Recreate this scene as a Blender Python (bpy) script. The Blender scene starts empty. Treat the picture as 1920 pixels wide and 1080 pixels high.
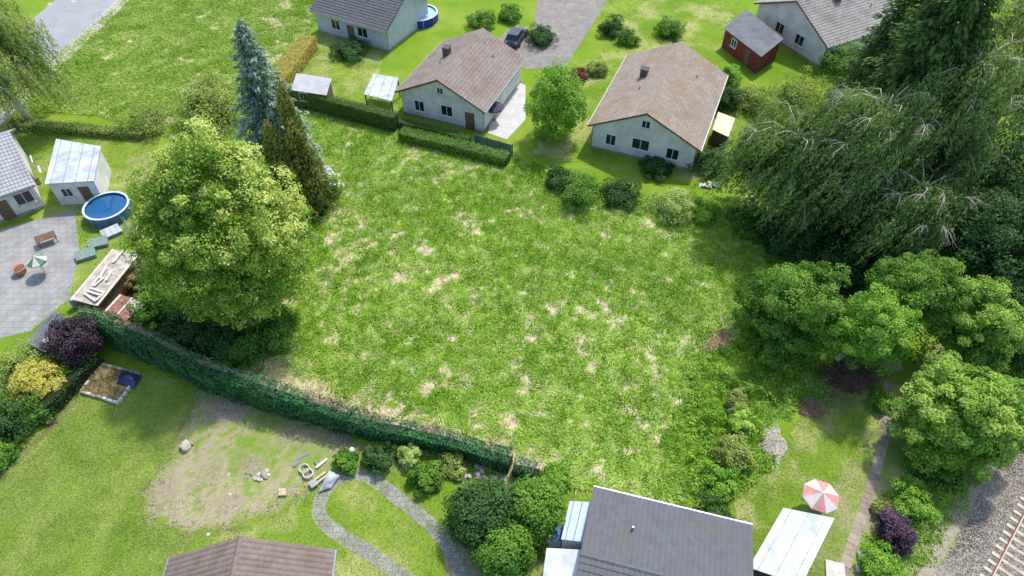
import bpy, math, random
import numpy as np

# ------------------------------------------------------------------ camera, sky, sun, exposure
scn = bpy.context.scene
COL = scn.collection
R = math.radians
cam_d = bpy.data.cameras.new('camera')
cam_d.lens = 24.0; cam_d.sensor_width = 36.0; cam_d.clip_end = 2000.0; cam_d.clip_start = 0.5
cam = bpy.data.objects.new('camera', cam_d); COL.objects.link(cam)
cam.location = (0, 0, 42.0); cam.rotation_euler = (R(42.0), 0, 0)
scn.camera = cam

SUN_EL, SUN_AZ = 57.0, 30.0          # azimuth measured clockwise from +Y
w = bpy.data.worlds.new('World'); scn.world = w; w.use_nodes = True
nt = w.node_tree; nt.nodes.clear()
sky = nt.nodes.new('ShaderNodeTexSky'); sky.sky_type = 'NISHITA'; sky.sun_disc = False
sky.sun_elevation = R(SUN_EL); sky.sun_rotation = R(SUN_AZ)
sky.dust_density = 1.6; sky.air_density = 1.0
bg = nt.nodes.new('ShaderNodeBackground'); bg.inputs['Strength'].default_value = 0.15
wo = nt.nodes.new('ShaderNodeOutputWorld')
nt.links.new(sky.outputs[0], bg.inputs[0]); nt.links.new(bg.outputs[0], wo.inputs[0])
sun_d = bpy.data.lights.new('sun', 'SUN'); sun_d.energy = 2.25; sun_d.angle = R(3.0); sun_d.color = (1.0, 0.95, 0.87)
sun = bpy.data.objects.new('sun', sun_d); COL.objects.link(sun)
sun.rotation_euler = (R(90 - SUN_EL), 0, R(180 - SUN_AZ)); sun.location = (20, 40, 60)
scn.view_settings.view_transform = 'Standard'; scn.view_settings.look = 'None'
scn.view_settings.gamma = 1.0; scn.view_settings.use_curve_mapping = False
scn.view_settings.exposure = 0.82
scn.render.engine = 'CYCLES'
scn.cycles.max_bounces = 6; scn.cycles.diffuse_bounces = 3; scn.cycles.transmission_bounces = 4
scn.cycles.transparent_max_bounces = 8; scn.cycles.glossy_bounces = 2
scn.cycles.use_denoising = True
scn.cycles.denoising_prefilter = 'NONE'

# ------------------------------------------------------------------ helpers
def lin(h):
    h = h.lstrip('#'); o = []
    for i in (0, 2, 4):
        v = int(h[i:i+2], 16) / 255.0
        o.append(v / 12.92 if v <= 0.04045 else ((v + 0.055) / 1.055) ** 2.4)
    return (o[0], o[1], o[2], 1.0)

def col4(c):
    return lin(c) if isinstance(c, str) else (c[0], c[1], c[2], 1.0)

def tag(o, label=None, cat=None, group=None, kind=None):
    if label: o['label'] = label
    if cat: o['category'] = cat
    if group: o['group'] = group
    if kind: o['kind'] = kind
    return o

def thing(name, label, cat, loc=(0, 0, 0), rz=0.0, group=None):
    o = bpy.data.objects.new(name, None); COL.objects.link(o)
    o.empty_display_size = 0.3
    if len(loc) == 2: loc = (loc[0], loc[1], 0.0)
    o.location = loc; o.rotation_euler = (0, 0, rz)
    return tag(o, label, cat, group)

def link(name, me, mat, parent=None, loc=None, rot=None):
    o = bpy.data.objects.new(name, me); COL.objects.link(o)
    if mat is not None and not me.materials: me.materials.append(mat)
    if parent is not None: o.parent = parent
    if loc is not None: o.location = loc
    if rot is not None: o.rotation_euler = rot
    return o

def npmesh(name, V, F, rnd=None, smooth=False, attrs=None):
    """fast mesh from arrays: V (n,3), F (m,k) with k = 3 or 4"""
    V = np.asarray(V, dtype=np.float32).reshape(-1, 3); F = np.asarray(F, dtype=np.int32)
    k = F.shape[1]; m = len(F)
    me = bpy.data.meshes.new(name)
    me.vertices.add(len(V)); me.vertices.foreach_set('co', V.ravel())
    me.loops.add(m * k); me.loops.foreach_set('vertex_index', F.ravel())
    me.polygons.add(m)
    me.polygons.foreach_set('loop_start', np.arange(0, m * k, k, dtype=np.int32))
    me.polygons.foreach_set('use_smooth', np.full(m, bool(smooth)))
    if rnd is not None:
        a = me.attributes.new('rnd', 'FLOAT', 'FACE'); a.data.foreach_set('value', np.asarray(rnd, dtype=np.float32))
    for n, d in (attrs or {}).items():
        a = me.attributes.new(n, 'FLOAT', 'POINT'); a.data.foreach_set('value', np.asarray(d, dtype=np.float32))
    me.update(calc_edges=True); me.validate(clean_customdata=False)
    return me

class MB:
    """collects boxes, tubes and prisms into ONE mesh"""
    def __init__(s): s.v = []; s.f = []
    def add(s, v, f):
        n = len(s.v); s.v += [tuple(p) for p in v]; s.f += [tuple(i + n for i in q) for q in f]; return s
    def box(s, c, size, rz=0.0, rx=0.0, ry=0.0):
        hx, hy, hz = size[0] / 2, size[1] / 2, size[2] / 2
        pts = [(x, y, z) for z in (-hz, hz) for x, y in ((-hx, -hy), (hx, -hy), (hx, hy), (-hx, hy))]
        out = []
        for x, y, z in pts:
            if rx: y, z = y * math.cos(rx) - z * math.sin(rx), y * math.sin(rx) + z * math.cos(rx)
            if ry: x, z = x * math.cos(ry) + z * math.sin(ry), -x * math.sin(ry) + z * math.cos(ry)
            if rz: x, y = x * math.cos(rz) - y * math.sin(rz), x * math.sin(rz) + y * math.cos(rz)
            out.append((x + c[0], y + c[1], z + c[2]))
        return s.add(out, [(3, 2, 1, 0), (4, 5, 6, 7), (0, 1, 5, 4), (1, 2, 6, 5), (2, 3, 7, 6), (3, 0, 4, 7)])
    def tube(s, pts, rad, n=6, cap=True):
        pts = [np.array(p, float) for p in pts]
        if not hasattr(rad, '__len__'): rad = [rad] * len(pts)
        rings = []; n0 = len(s.v)
        for i, p in enumerate(pts):
            d = pts[min(i + 1, len(pts) - 1)] - pts[max(i - 1, 0)]
            d = d / (np.linalg.norm(d) + 1e-9)
            a = np.cross(d, (0, 0, 1.0) if abs(d[2]) < 0.9 else (1.0, 0, 0)); a /= np.linalg.norm(a) + 1e-9
            b = np.cross(d, a)
            for j in range(n):
                t = 2 * math.pi * j / n
                s.v.append(tuple(p + rad[i] * (math.cos(t) * a + math.sin(t) * b)))
        for i in range(len(pts) - 1):
            for j in range(n):
                s.f.append((n0 + i * n + j, n0 + i * n + (j + 1) % n, n0 + (i + 1) * n + (j + 1) % n, n0 + (i + 1) * n + j))
        if cap:
            s.f.append(tuple(n0 + j for j in range(n))[::-1]); e = n0 + (len(pts) - 1) * n
            s.f.append(tuple(e + j for j in range(n)))
        return s
    def lathe(s, prof, n=20, c=(0, 0, 0), cap=True):
        n0 = len(s.v)
        for r, z in prof:
            for j in range(n):
                t = 2 * math.pi * j / n
                s.v.append((c[0] + r * math.cos(t), c[1] + r * math.sin(t), c[2] + z))
        for i in range(len(prof) - 1):
            for j in range(n):
                s.f.append((n0 + i * n + j, n0 + i * n + (j + 1) % n, n0 + (i + 1) * n + (j + 1) % n, n0 + (i + 1) * n + j))
        if cap:
            s.f.append(tuple(n0 + j for j in range(n))[::-1]); e = n0 + (len(prof) - 1) * n
            s.f.append(tuple(e + j for j in range(n)))
        return s
    def prism(s, poly, z0, z1):
        n = len(poly); v = [(x, y, z0) for x, y in poly] + [(x, y, z1) for x, y in poly]
        return s.add(v, [tuple(range(n))[::-1], tuple(range(n, 2 * n))] + [(i, (i + 1) % n, n + (i + 1) % n, n + i) for i in range(n)])
    def poly(s, pts):
        return s.add(pts, [tuple(range(len(pts)))])
    def mesh(s, name, smooth=False, bevel=0.0):
        me = bpy.data.meshes.new(name); me.from_pydata(s.v, [], s.f); me.update()
        if smooth:
            for p in me.polygons: p.use_smooth = True
        return me
    def build(s, name, mat, parent=None, loc=None, rot=None, smooth=False):
        return link(name, s.mesh(name, smooth), mat, parent, loc, rot)

def recalc(me):
    import bmesh
    bm = bmesh.new(); bm.from_mesh(me); bmesh.ops.recalc_face_normals(bm, faces=bm.faces); bm.to_mesh(me); bm.free()
    return me

# value noise (numpy)
_T = np.random.default_rng(7).random((256, 256, )).astype(np.float64)
def vnoise(x, y):
    xi = np.floor(x).astype(int); yi = np.floor(y).astype(int); fx = x - xi; fy = y - yi
    fx = fx * fx * (3 - 2 * fx); fy = fy * fy * (3 - 2 * fy)
    a = _T[xi % 256, yi % 256]; b = _T[(xi + 1) % 256, yi % 256]; c = _T[xi % 256, (yi + 1) % 256]; d = _T[(xi + 1) % 256, (yi + 1) % 256]
    return (a * (1 - fx) + b * fx) * (1 - fy) + (c * (1 - fx) + d * fx) * fy
def fbm(x, y, o=4, g=0.5):
    x = np.asarray(x, float); y = np.asarray(y, float); s = 0; a = 1; t = 0
    for i in range(o):
        s = s + a * vnoise(x * 2 ** i + 17.3 * i, y * 2 ** i - 9.1 * i); t += a; a *= g
    return s / t
def sstep(a, b, x):
    t = np.clip((np.asarray(x, float) - a) / (b - a), 0, 1); return t * t * (3 - 2 * t)
def inpoly(x, y, poly):
    x = np.asarray(x); y = np.asarray(y); r = np.zeros(x.shape, bool); n = len(poly)
    for i in range(n):
        x0, y0 = poly[i]; x1, y1 = poly[(i + 1) % n]
        c = ((y0 > y) != (y1 > y))
        with np.errstate(divide='ignore', invalid='ignore'):
            r ^= c & (x < (x1 - x0) * (y - y0) / (y1 - y0 + 1e-12) + x0)
    return r
def segdist(x, y, pts):
    d = np.full(np.shape(x), 1e9)
    for (x0, y0), (x1, y1) in zip(pts[:-1], pts[1:]):
        dx, dy = x1 - x0, y1 - y0; L = dx * dx + dy * dy + 1e-9
        t = np.clip(((x - x0) * dx + (y - y0) * dy) / L, 0, 1)
        d = np.minimum(d, np.hypot(x - x0 - t * dx, y - y0 - t * dy))
    return d
def unit(v):
    return v / (np.linalg.norm(v, axis=-1, keepdims=True) + 1e-9)

# ------------------------------------------------------------------ materials
def newmat(name):
    m = bpy.data.materials.new(name); m.use_nodes = True
    nt = m.node_tree; b = nt.nodes['Principled BSDF']
    return m, nt, b
def N(nt, t, **kw):
    n = nt.nodes.new(t)
    for k, v in kw.items():
        if k in n.inputs: n.inputs[k].default_value = v
        else: setattr(n, k, v)
    return n
def noise_mix(nt, b, c1, c2, scale, detail=5.0, lo=0.35, hi=0.65, coord=None, c3=None, rough=0.6):
    L = nt.links.new
    if coord is None:
        g = N(nt, 'ShaderNodeTexCoord'); coord = g.outputs['Object']
    nz = N(nt, 'ShaderNodeTexNoise'); nz.inputs['Scale'].default_value = scale; nz.inputs['Detail'].default_value = detail
    nz.inputs['Roughness'].default_value = rough
    L(coord, nz.inputs['Vector'])
    cr = N(nt, 'ShaderNodeValToRGB'); L(nz.outputs['Fac'], cr.inputs[0])
    cr.color_ramp.elements[0].position = lo; cr.color_ramp.elements[0].color = col4(c1)
    cr.color_ramp.elements[1].position = hi; cr.color_ramp.elements[1].color = col4(c2)
    if c3 is not None:
        e = cr.color_ramp.elements.new((lo + hi) / 2); e.color = col4(c3)
    return cr, nz, coord
def mat_plain(name, c1, c2=None, scale=6.0, rough=0.75, bump=0.15, metallic=0.0, spec=0.3, bscale=None, dist=0.02):
    m, nt, b = newmat(name); L = nt.links.new
    c2 = c2 or c1
    cr, nz, co = noise_mix(nt, b, c1, c2, scale)
    L(cr.outputs[0], b.inputs['Base Color'])
    b.inputs['Roughness'].default_value = rough; b.inputs['Metallic'].default_value = metallic
    b.inputs['Specular IOR Level'].default_value = spec
    if bump:
        n2 = N(nt, 'ShaderNodeTexNoise'); n2.inputs['Scale'].default_value = bscale or scale * 4; n2.inputs['Detail'].default_value = 6
        L(co, n2.inputs['Vector'])
        bp = N(nt, 'ShaderNodeBump'); bp.inputs['Strength'].default_value = bump; bp.inputs['Distance'].default_value = dist
        L(n2.outputs['Fac'], bp.inputs['Height']); L(bp.outputs[0], b.inputs['Normal'])
    return m
def mat_leaf(name, cd, cl, trans=0.3, nscale=0.35, rough=0.55, cm=None, spec=0.25):
    """leaf colour from the face's own random value plus a slow drift through the plant"""
    m, nt, b = newmat(name); L = nt.links.new
    at = N(nt, 'ShaderNodeAttribute'); at.attribute_name = 'rnd'
    tc = N(nt, 'ShaderNodeTexCoord')
    nz = N(nt, 'ShaderNodeTexNoise'); nz.inputs['Scale'].default_value = nscale; nz.inputs['Detail'].default_value = 3
    L(tc.outputs['Object'], nz.inputs['Vector'])
    ma = N(nt, 'ShaderNodeMath', operation='MULTIPLY_ADD'); ma.inputs[1].default_value = 1.1; ma.inputs[2].default_value = -0.55
    L(nz.outputs['Fac'], ma.inputs[0])
    ad = N(nt, 'ShaderNodeMath', operation='ADD'); L(at.outputs['Fac'], ad.inputs[0]); L(ma.outputs[0], ad.inputs[1])
    cr = N(nt, 'ShaderNodeValToRGB'); L(ad.outputs[0], cr.inputs[0])
    g_ = 1.22
    lift = lambda c: tuple(min(0.92, v * g_) for v in col4(c)[:3]) + (1.0,)
    cr.color_ramp.elements[0].position = 0.05; cr.color_ramp.elements[0].color = lift(cd)
    cr.color_ramp.elements[1].position = 0.95; cr.color_ramp.elements[1].color = lift(cl)
    if cm is not None:
        e = cr.color_ramp.elements.new(0.5); e.color = lift(cm)
    L(cr.outputs[0], b.inputs['Base Color']); b.inputs['Roughness'].default_value = rough
    b.inputs['Specular IOR Level'].default_value = spec
    tr = N(nt, 'ShaderNodeBsdfTranslucent'); L(cr.outputs[0], tr.inputs['Color'])
    mx = N(nt, 'ShaderNodeMixShader'); mx.inputs[0].default_value = trans
    L(b.outputs[0], mx.inputs[1]); L(tr.outputs[0], mx.inputs[2])
    L(mx.outputs[0], nt.nodes['Material Output'].inputs['Surface'])
    return m

# ------------------------------------------------------------------ ground sheets
def mat_grass(name, g1, g2, g3, s1='#b3a374', s2='#cdbf96', e1='#5d4b38', e2='#8b7a63', fine=9.0, bump=0.5, dist=0.06):
    m, nt, b = newmat(name); L = nt.links.new
    tc = N(nt, 'ShaderNodeTexCoord'); co = tc.outputs['Object']
    big, _, _ = noise_mix(nt, b, g1, g3, 0.16, 5, 0.3, 0.7, co, g2)
    sm, nz, _ = noise_mix(nt, b, (0.55, 0.6, 0.5), (1.25, 1.2, 1.1), fine, 6, 0.3, 0.7, co, rough=0.75)
    mul = N(nt, 'ShaderNodeMix', data_type='RGBA', blend_type='MULTIPLY'); mul.inputs[0].default_value = 1.0
    L(big.outputs[0], mul.inputs[6]); L(sm.outputs[0], mul.inputs[7])
    st, _, _ = noise_mix(nt, b, s1, s2, fine * 0.8, 6, 0.3, 0.7, co, rough=0.7)
    so, _, _ = noise_mix(nt, b, e1, e2, fine * 0.5, 6, 0.3, 0.7, co, rough=0.7)
    a1 = N(nt, 'ShaderNodeAttribute'); a1.attribute_name = 'dry'
    a2 = N(nt, 'ShaderNodeAttribute'); a2.attribute_name = 'soil'
    m1 = N(nt, 'ShaderNodeMix', data_type='RGBA'); L(a1.outputs['Fac'], m1.inputs[0]); L(mul.outputs[2], m1.inputs[6]); L(st.outputs[0], m1.inputs[7])
    m2 = N(nt, 'ShaderNodeMix', data_type='RGBA'); L(a2.outputs['Fac'], m2.inputs[0]); L(m1.outputs[2], m2.inputs[6]); L(so.outputs[0], m2.inputs[7])
    L(m2.outputs[2], b.inputs['Base Color']); b.inputs['Roughness'].default_value = 0.9; b.inputs['Specular IOR Level'].default_value = 0.1
    bp = N(nt, 'ShaderNodeBump'); bp.inputs['Strength'].default_value = bump; bp.inputs['Distance'].default_value = dist
    L(nz.outputs['Fac'], bp.inputs['Height']); L(bp.outputs[0], b.inputs['Normal'])
    return m

def sheet(name, poly, cell, z, mat, fn=None, bump=0.0, fade=0.0):
    """sheet over a polygon as a fine grid; fn(x, y) gives the dry / soil attributes"""
    P = np.array(poly); x0, y0 = P.min(0); x1, y1 = P.max(0)
    xs = np.arange(x0, x1 + cell, cell); ys = np.arange(y0, y1 + cell, cell)
    X, Y = np.meshgrid(xs, ys, indexing='ij'); nx, ny = X.shape
    cx = X[:-1, :-1] + cell / 2; cy = Y[:-1, :-1] + cell / 2
    jx = cx + (fbm(cx * 1.3, cy * 1.3, 3) - 0.5) * 0.7; jy = cy + (fbm(cx * 1.3 + 50, cy * 1.3, 3) - 0.5) * 0.7
    keep = inpoly(jx, jy, poly)
    idx = np.arange(nx * ny).reshape(nx, ny)
    F = np.stack([idx[:-1, :-1], idx[1:, :-1], idx[1:, 1:], idx[:-1, 1:]], -1)[keep]
    used, inv = np.unique(F, return_inverse=True); F = inv.reshape(F.shape)
    x = X.ravel()[used]; y = Y.ravel()[used]
    hump = bump * np.clip(fbm(x * 0.7, y * 0.7, 4), 0, 1)
    if fade: hump = hump * sstep(0.35, fade, segdist(x, y, list(poly) + [poly[0]]))
    Z = np.full(x.shape, z) + hump
    at = fn(x, y) if fn else {}
    me = npmesh(name, np.stack([x, y, Z], -1), F, smooth=True, attrs=at)
    o = link(name, me, mat); o['kind'] = 'structure'
    return o

M = {}
GREEN = ('#658822', '#78972d', '#8fa244')
M['ground'] = mat_grass('ground_grass', *GREEN, fine=12, bump=0.4, dist=0.04)
M['meadow'] = mat_grass('meadow_turf', '#688f1c', '#80a42a', '#9bb448', s1='#b3a180', s2='#d8cbb0')
M['field'] = mat_grass('field_turf', '#6a9420', '#80a62c', '#9ab444', s1='#b3a583', s2='#d8cbb0')
M['lawn'] = mat_grass('mown_lawn', *GREEN, fine=12, bump=0.4, dist=0.04)
M['dryyard'] = mat_grass('dry_yard', *GREEN, s1='#8a8060', s2='#b8ac90', e1='#6b5e4c', e2='#b3a692', fine=12, bump=0.4, dist=0.04)
M['asphalt'] = mat_plain('asphalt', '#919497', '#9da0a2', 0.5, 0.9, 0.1, bscale=60, dist=0.004)
M['pavement'] = mat_plain('pavement_concrete', '#a9a295', '#c2bbae', 2.0, 0.9, 0.3, bscale=40, dist=0.006)
M['concrete'] = mat_plain('concrete', '#8b8274', '#aaa091', 2.5, 0.9, 0.3, bscale=30, dist=0.01)
M['palestone'] = mat_plain('pale_stone', '#b9b5ab', '#d6d2c8', 3, 0.85, 0.3, bscale=25, dist=0.01)
def mat_pavers(name, c1, c2, mortar, size=0.5, ratio=1.0):
    m, nt, b = newmat(name); L = nt.links.new
    tc = N(nt, 'ShaderNodeTexCoord'); br = N(nt, 'ShaderNodeTexBrick'); L(tc.outputs['Object'], br.inputs['Vector'])
    br.inputs['Scale'].default_value = 1.0; br.inputs['Brick Width'].default_value = size; br.inputs['Row Height'].default_value = size * ratio; br.inputs['Mortar Size'].default_value = 0.014
    br.inputs['Color1'].default_value = col4(c1); br.inputs['Color2'].default_value = col4(c2); br.inputs['Mortar'].default_value = col4(mortar)
    cr, nz, _ = noise_mix(nt, b, (0.72, 0.72, 0.7), (1.12, 1.1, 1.08), 0.7, 6, 0.3, 0.7, tc.outputs['Object'])
    mx = N(nt, 'ShaderNodeMix', data_type='RGBA', blend_type='MULTIPLY'); mx.inputs[0].default_value = 1.0; L(br.outputs['Color'], mx.inputs[6]); L(cr.outputs[0], mx.inputs[7])
    L(mx.outputs[2], b.inputs['Base Color']); b.inputs['Roughness'].default_value = 0.88
    bp = N(nt, 'ShaderNodeBump'); bp.inputs['Distance'].default_value = 0.01; bp.inputs['Strength'].default_value = 0.6; bp.invert = True; L(br.outputs['Fac'], bp.inputs['Height']); L(bp.outputs[0], b.inputs['Normal'])
    return m
M['paving'] = mat_pavers('terrace_paving', '#949595', '#9f9f9d', '#7b7a76', 0.6)

# base terrain, far beyond the frame
g = MB(); S = 40
for i in range(S):
    pass
gx = np.linspace(-260, 260, 53); gy = np.linspace(-120, 420, 55)
X, Y = np.meshgrid(gx, gy, indexing='ij'); idx = np.arange(X.size).reshape(X.shape)
F = np.stack([idx[:-1, :-1], idx[1:, :-1], idx[1:, 1:], idx[:-1, 1:]], -1).reshape(-1, 4)
o = link('ground', npmesh('ground', np.stack([X.ravel(), Y.ravel(), np.zeros(X.size)], -1), F), M['ground']); o['kind'] = 'structure'

# --- the meadow
MEADOW = [(-22.47,63.55), (-10.98,58.35), (-0.52,53.70), (2.62,53.45), (12.02,49.14), (22.67,47.63), (22.29,42.19), (19.49,34.40), (15.07,31.24), (12.77,27.40), (10.27,23.51),
          (11.09,19.63), (9.33,19.45), (1.58,20.56), (-3.59,21.98), (-12.02,25.18), (-19.37,28.99), (-25.99,32.27), (-31.35,36.65), (-33.50,44.90), (-32.64,52.46), (-29.66,60.41)]
HEDGE_BACK = [(-19.57,29.76), (-12.12,25.84), (-3.62,22.70), (1.77,21.05)]
PATCH = [(3.2,35.6,1.0),(5.4,35.4,0.8),(6.4,34.8,0.7),(-2.6,36.1,0.7),(-4.7,39.3,0.6),(0.0,25.4,1.1),(-0.6,25.8,0.6),(0.3,24.8,0.6),(-6.4,25.8,0.8),(-7.2,25.5,0.7),(2.1,34.9,0.5),(-5.2,36.1,0.5),(-6.8,37.5,0.5),(5.2,32.5,0.8),(6.2,32.3,0.5),(-3.8,34.9,0.6),(-10.9,33.3,0.5),(-5.2,29.3,0.5),(0.6,27.6,0.6),(-3.0,26.1,0.7),(-1.7,23.5,0.6),(10.1,23.6,0.8),(10.3,27.4,0.5),(16.0,43.5,0.5),(19.7,42.9,0.5),(5.4,46.5,0.7),(4.6,46.7,0.5),(9.4,48.2,0.5),(11.9,46.0,0.6),(-3.9,52.5,0.5),(-11.7,52.9,0.5),(-12.6,42.5,0.6),(-15.7,47.0,0.5),(-12.7,55.0,0.4),(-13.0,31.2,0.6),(-14.0,32.3,0.7),(-14.4,33.3,0.5),(14.9,36.9,0.5),(10.4,31.1,0.5),(-7.8,32.3,0.4),(-8.2,29.8,0.5),(5.7,21.5,0.7),(5.3,21.1,0.6),(1.9,26.5,0.4),(-10.1,25.2,0.6),(-8.1,25.6,0.7),(-9.1,25.8,0.6)]
LINES = [([(-13.70,32.27), (-13.93,42.19), (-13.43,48.53)], 0.35), ([(10.81,32.27), (10.58,28.32), (10.45,23.51)], 0.35), ([(-1.03,52.05), (6.94,48.15), (15.56,43.53)], 0.2),
         ([(-14.85,32.27), (-15.24,36.65), (-15.20,44.21)], 0.3)]
def n_a(x, y): return fbm(x * 0.62 + y * 0.18, y * 0.95 - x * 0.2, 4, 0.55) + 0.10 * (fbm(x * 0.12 + 30, y * 0.12, 2) - 0.5)
def n_b(x, y): return fbm(x * 2.1 + y * 0.6, y * 2.9 - x * 0.5 + 77, 4, 0.6) + 0.12 * (fbm(x * 0.15 + 3, y * 0.15 + 60, 2) - 0.5)
_q = np.random.default_rng(2).uniform((-25, 18), (22, 62), (20000, 2))
QA = np.quantile(n_a(_q[:, 0], _q[:, 1]), [0.925, 0.955]); QB = np.quantile(n_b(_q[:, 0], _q[:, 1]), [0.79, 0.87])
def meadow_attr(x, y):
    bias = 0.02 * sstep(0, -14, x)
    dry = np.maximum(sstep(QA[0], QA[1], n_a(x, y) + bias), 0.9 * sstep(QB[0], QB[1], n_b(x, y) + bias))
    wob = fbm(x * 2.6, y * 2.6, 3)
    for px, py, r in PATCH:
        d = np.hypot(x - px, (y - py) * 1.15) / (0.72 * r)
        dry = np.maximum(dry, sstep(1.0, 0.75, d + (wob - 0.5) * 2.6))
    for pts, wd in LINES:
        dry = np.maximum(dry, 0.9 * sstep(wd * 1.2, wd * 0.6, segdist(x, y, pts) + (wob - 0.36) * 1.6))
    hb = segdist(x, y, HEDGE_BACK)
    dry = np.maximum(dry, 0.8 * sstep(2.0, 0.9, hb + (wob - 0.5) * 3.4))
    soil = 0.35 * sstep(0.6, 0.9, dry) * sstep(0.55, 0.75, fbm(x * 3, y * 3 + 9, 2))
    return {'dry': np.clip(dry, 0, 1), 'soil': soil}
sheet('meadow', MEADOW, 0.17, 0.006, M['meadow'], meadow_attr, 0.06)

# --- rough grass field beyond, at the road
FIELD = [(-54.30,73.72), (-51.62,89.55), (-49.33,103.15), (-18.79,103.15), (-22.91,90.33), (-25.32,82.52), (-27.34,70.89), (-21.67,65.40), (-26.63,59.46), (-34.58,58.35), (-44.65,62.85), (-55.46,63.86), (-60.31,66.46)]
def field_attr(x, y):
    n = fbm(x * 0.5 + 40, y * 0.55, 4, 0.55)
    dry = sstep(0.66, 0.70, n + 0.14 * (fbm(x * 0.1, y * 0.1 + 5, 2) - 0.5)); dry = np.maximum(dry, .8 * sstep(.70, .74, fbm(x * 1.3, y * 1.5 + 30, 3, .6)))
    t = segdist(x, y, [(-51.22,68.63), (-43.99,68.63), (-37.15,67.97)])
    dry = np.maximum(dry * sstep(0.1, 0.5, t), 0.25 * sstep(0.5, 0.15, t))
    return {'dry': np.clip(dry, 0, 1), 'soil': 0.0 * x}
sheet('field', FIELD, 0.3, 0.005, M['field'], field_attr, 0.08)

# --- mown lawn of the garden in front
LAWN = [(-35.45,18.55), (-34.21,21.51), (-33.10,23.71), (-31.93,26.95), (-30.95,29.76), (-26.59,29.27), (-22.67,27.49), (-23.49,22.70), (-24.18,19.63), (-23.14,17.68), (-19.95,16.97), (-20.06,14.25), (-33.09,13.64)]
def lawn_attr(x, y):
    d = 0.18 * sstep(0.5, 0.72, fbm(x * 0.5, y * 0.5 + 3, 4)) + 0.15 * sstep(0.55, 0.8, fbm(x * 3, y * 3, 2))
    e = segdist(x, y, [(-34.01,21.13), (-32.91,23.30), (-31.74,26.50)])
    return {'dry': np.clip(np.maximum(d, 0.5 * sstep(1.0, 0.3, e)), 0, 1), 'soil': 0.7 * sstep(0.6, 0.1, e)}
sheet('lawn', LAWN, 0.25, 0.005, M['lawn'], lawn_attr, 0.03)

# --- trampled, half bare yard beside the lawn
YARD = [(-23.29,28.23), (-23.63,22.70), (-24.32,19.63), (-23.34,17.51), (-20.14,16.50), (-16.42,17.44), (-11.70,20.19), (-9.61,22.70), (-11.91,24.55), (-18.52,27.17)]
def yard_attr(x, y):
    n = fbm(x * 0.45, y * 0.45 + 20, 5, 0.6); wob = fbm(x * 2.5, y * 2.5, 3)
    green = np.maximum.reduce([sstep(2.6, 0.8, np.hypot(x - a, y - b) + (wob - 0.5) * 2.5) for a, b in ((-9.59,23.92), (-13.34,22.30), (-16.52,25.18), (-17.66,22.30), (-11.34,21.13))])
    fi = fbm(x * 3.2 + 9, y * 3.2, 4, .65)
    dry = np.clip(0.68 + 1.6 * (n - 0.45) + 3.0 * (fi - 0.5), 0.0, 1.0) * (1 - 0.6 * green)
    soil = 0.0 * x
    for (a, b), r, k in (((-20.39,26.28), 1.7, .9), ((-17.36,21.83), 1.0, .7), ((-18.21,19.09), 1.0, .6), ((-23.06,20.19), 1.2, .6), ((-22.91,19.27), 1.3, .5), ((-11.57,23.59), 1.2, .8), ((-15.54,24.13), 1.0, .5), ((-20.20,21.13), 1.4, .4)):
        soil = np.maximum(soil, k * sstep(r * 1.2, r * 0.4, np.hypot(x - a, y - b) + (wob - 0.5) * 1.4))
    e = segdist(x, y, [(-22.71,27.63), (-23.49,22.70), (-24.18,19.63)])
    soil = np.maximum(soil, 0.6 * sstep(0.9, 0.2, e + (wob - .5)))
    edge = np.minimum(segdist(x, y, YARD[:8]), segdist(x, y, YARD[-3:-1] + [YARD[0]]) + 2); k = sstep(0.1, 0.8, edge + (wob - 0.5) * 1.6)
    soil = np.clip(soil + 1.4 * sstep(.58, .75, fi) * dry * .4, 0, 1)
    return {'dry': dry * k, 'soil': soil * k}
sheet('bare_ground', YARD, 0.17, 0.011, M['dryyard'], yard_attr, 0.16, 1.8)

# --- garden grass round the houses
def patchy(x, y):
    return {'dry': 0.45 * sstep(0.45, 0.7, fbm(x * 0.4 + 11, y * 0.4, 4)), 'soil': 0.0 * x}
M['olive'] = M['lawn']
sheet('garden_lawn', [(-23.07,17.51), (-19.91,16.83), (-16.43,17.51), (-11.68,20.08), (-9.38,22.38), (1.41,20.64), (11.31,18.91), (15.33,20.00), (15.05,13.34), (-20.70,13.34)], 0.4, 0.008, M['olive'], patchy, 0.02)
sheet('house_lawn', [(-25.87,73.48), (-24.00,80.87), (-13.92,86.53), (-15.82,69.75), (-11.45,62.85), (-23.83,67.32)], 0.5, 0.008, M['lawn'], patchy, 0.02)
sheet('back_lawn', [(10.76,74.44), (11.93,96.03), (32.82,96.03), (25.20,76.94), (23.50,60.41), (19.69,52.46), (16.89,51.24), (2.14,55.84), (6.27,73.24)], 0.5, 0.008, M['lawn'], patchy, 0.02)
sheet('side_lawn', [(-53.73,60.41), (-46.64,62.16), (-36.23,58.35), (-34.94,51.65), (-34.22,44.90), (-34.83,36.65), (-36.88,31.75), (-39.94,29.76), (-55.25,54.97)], 0.5, 0.008, M['lawn'], patchy, 0.02)
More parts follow.
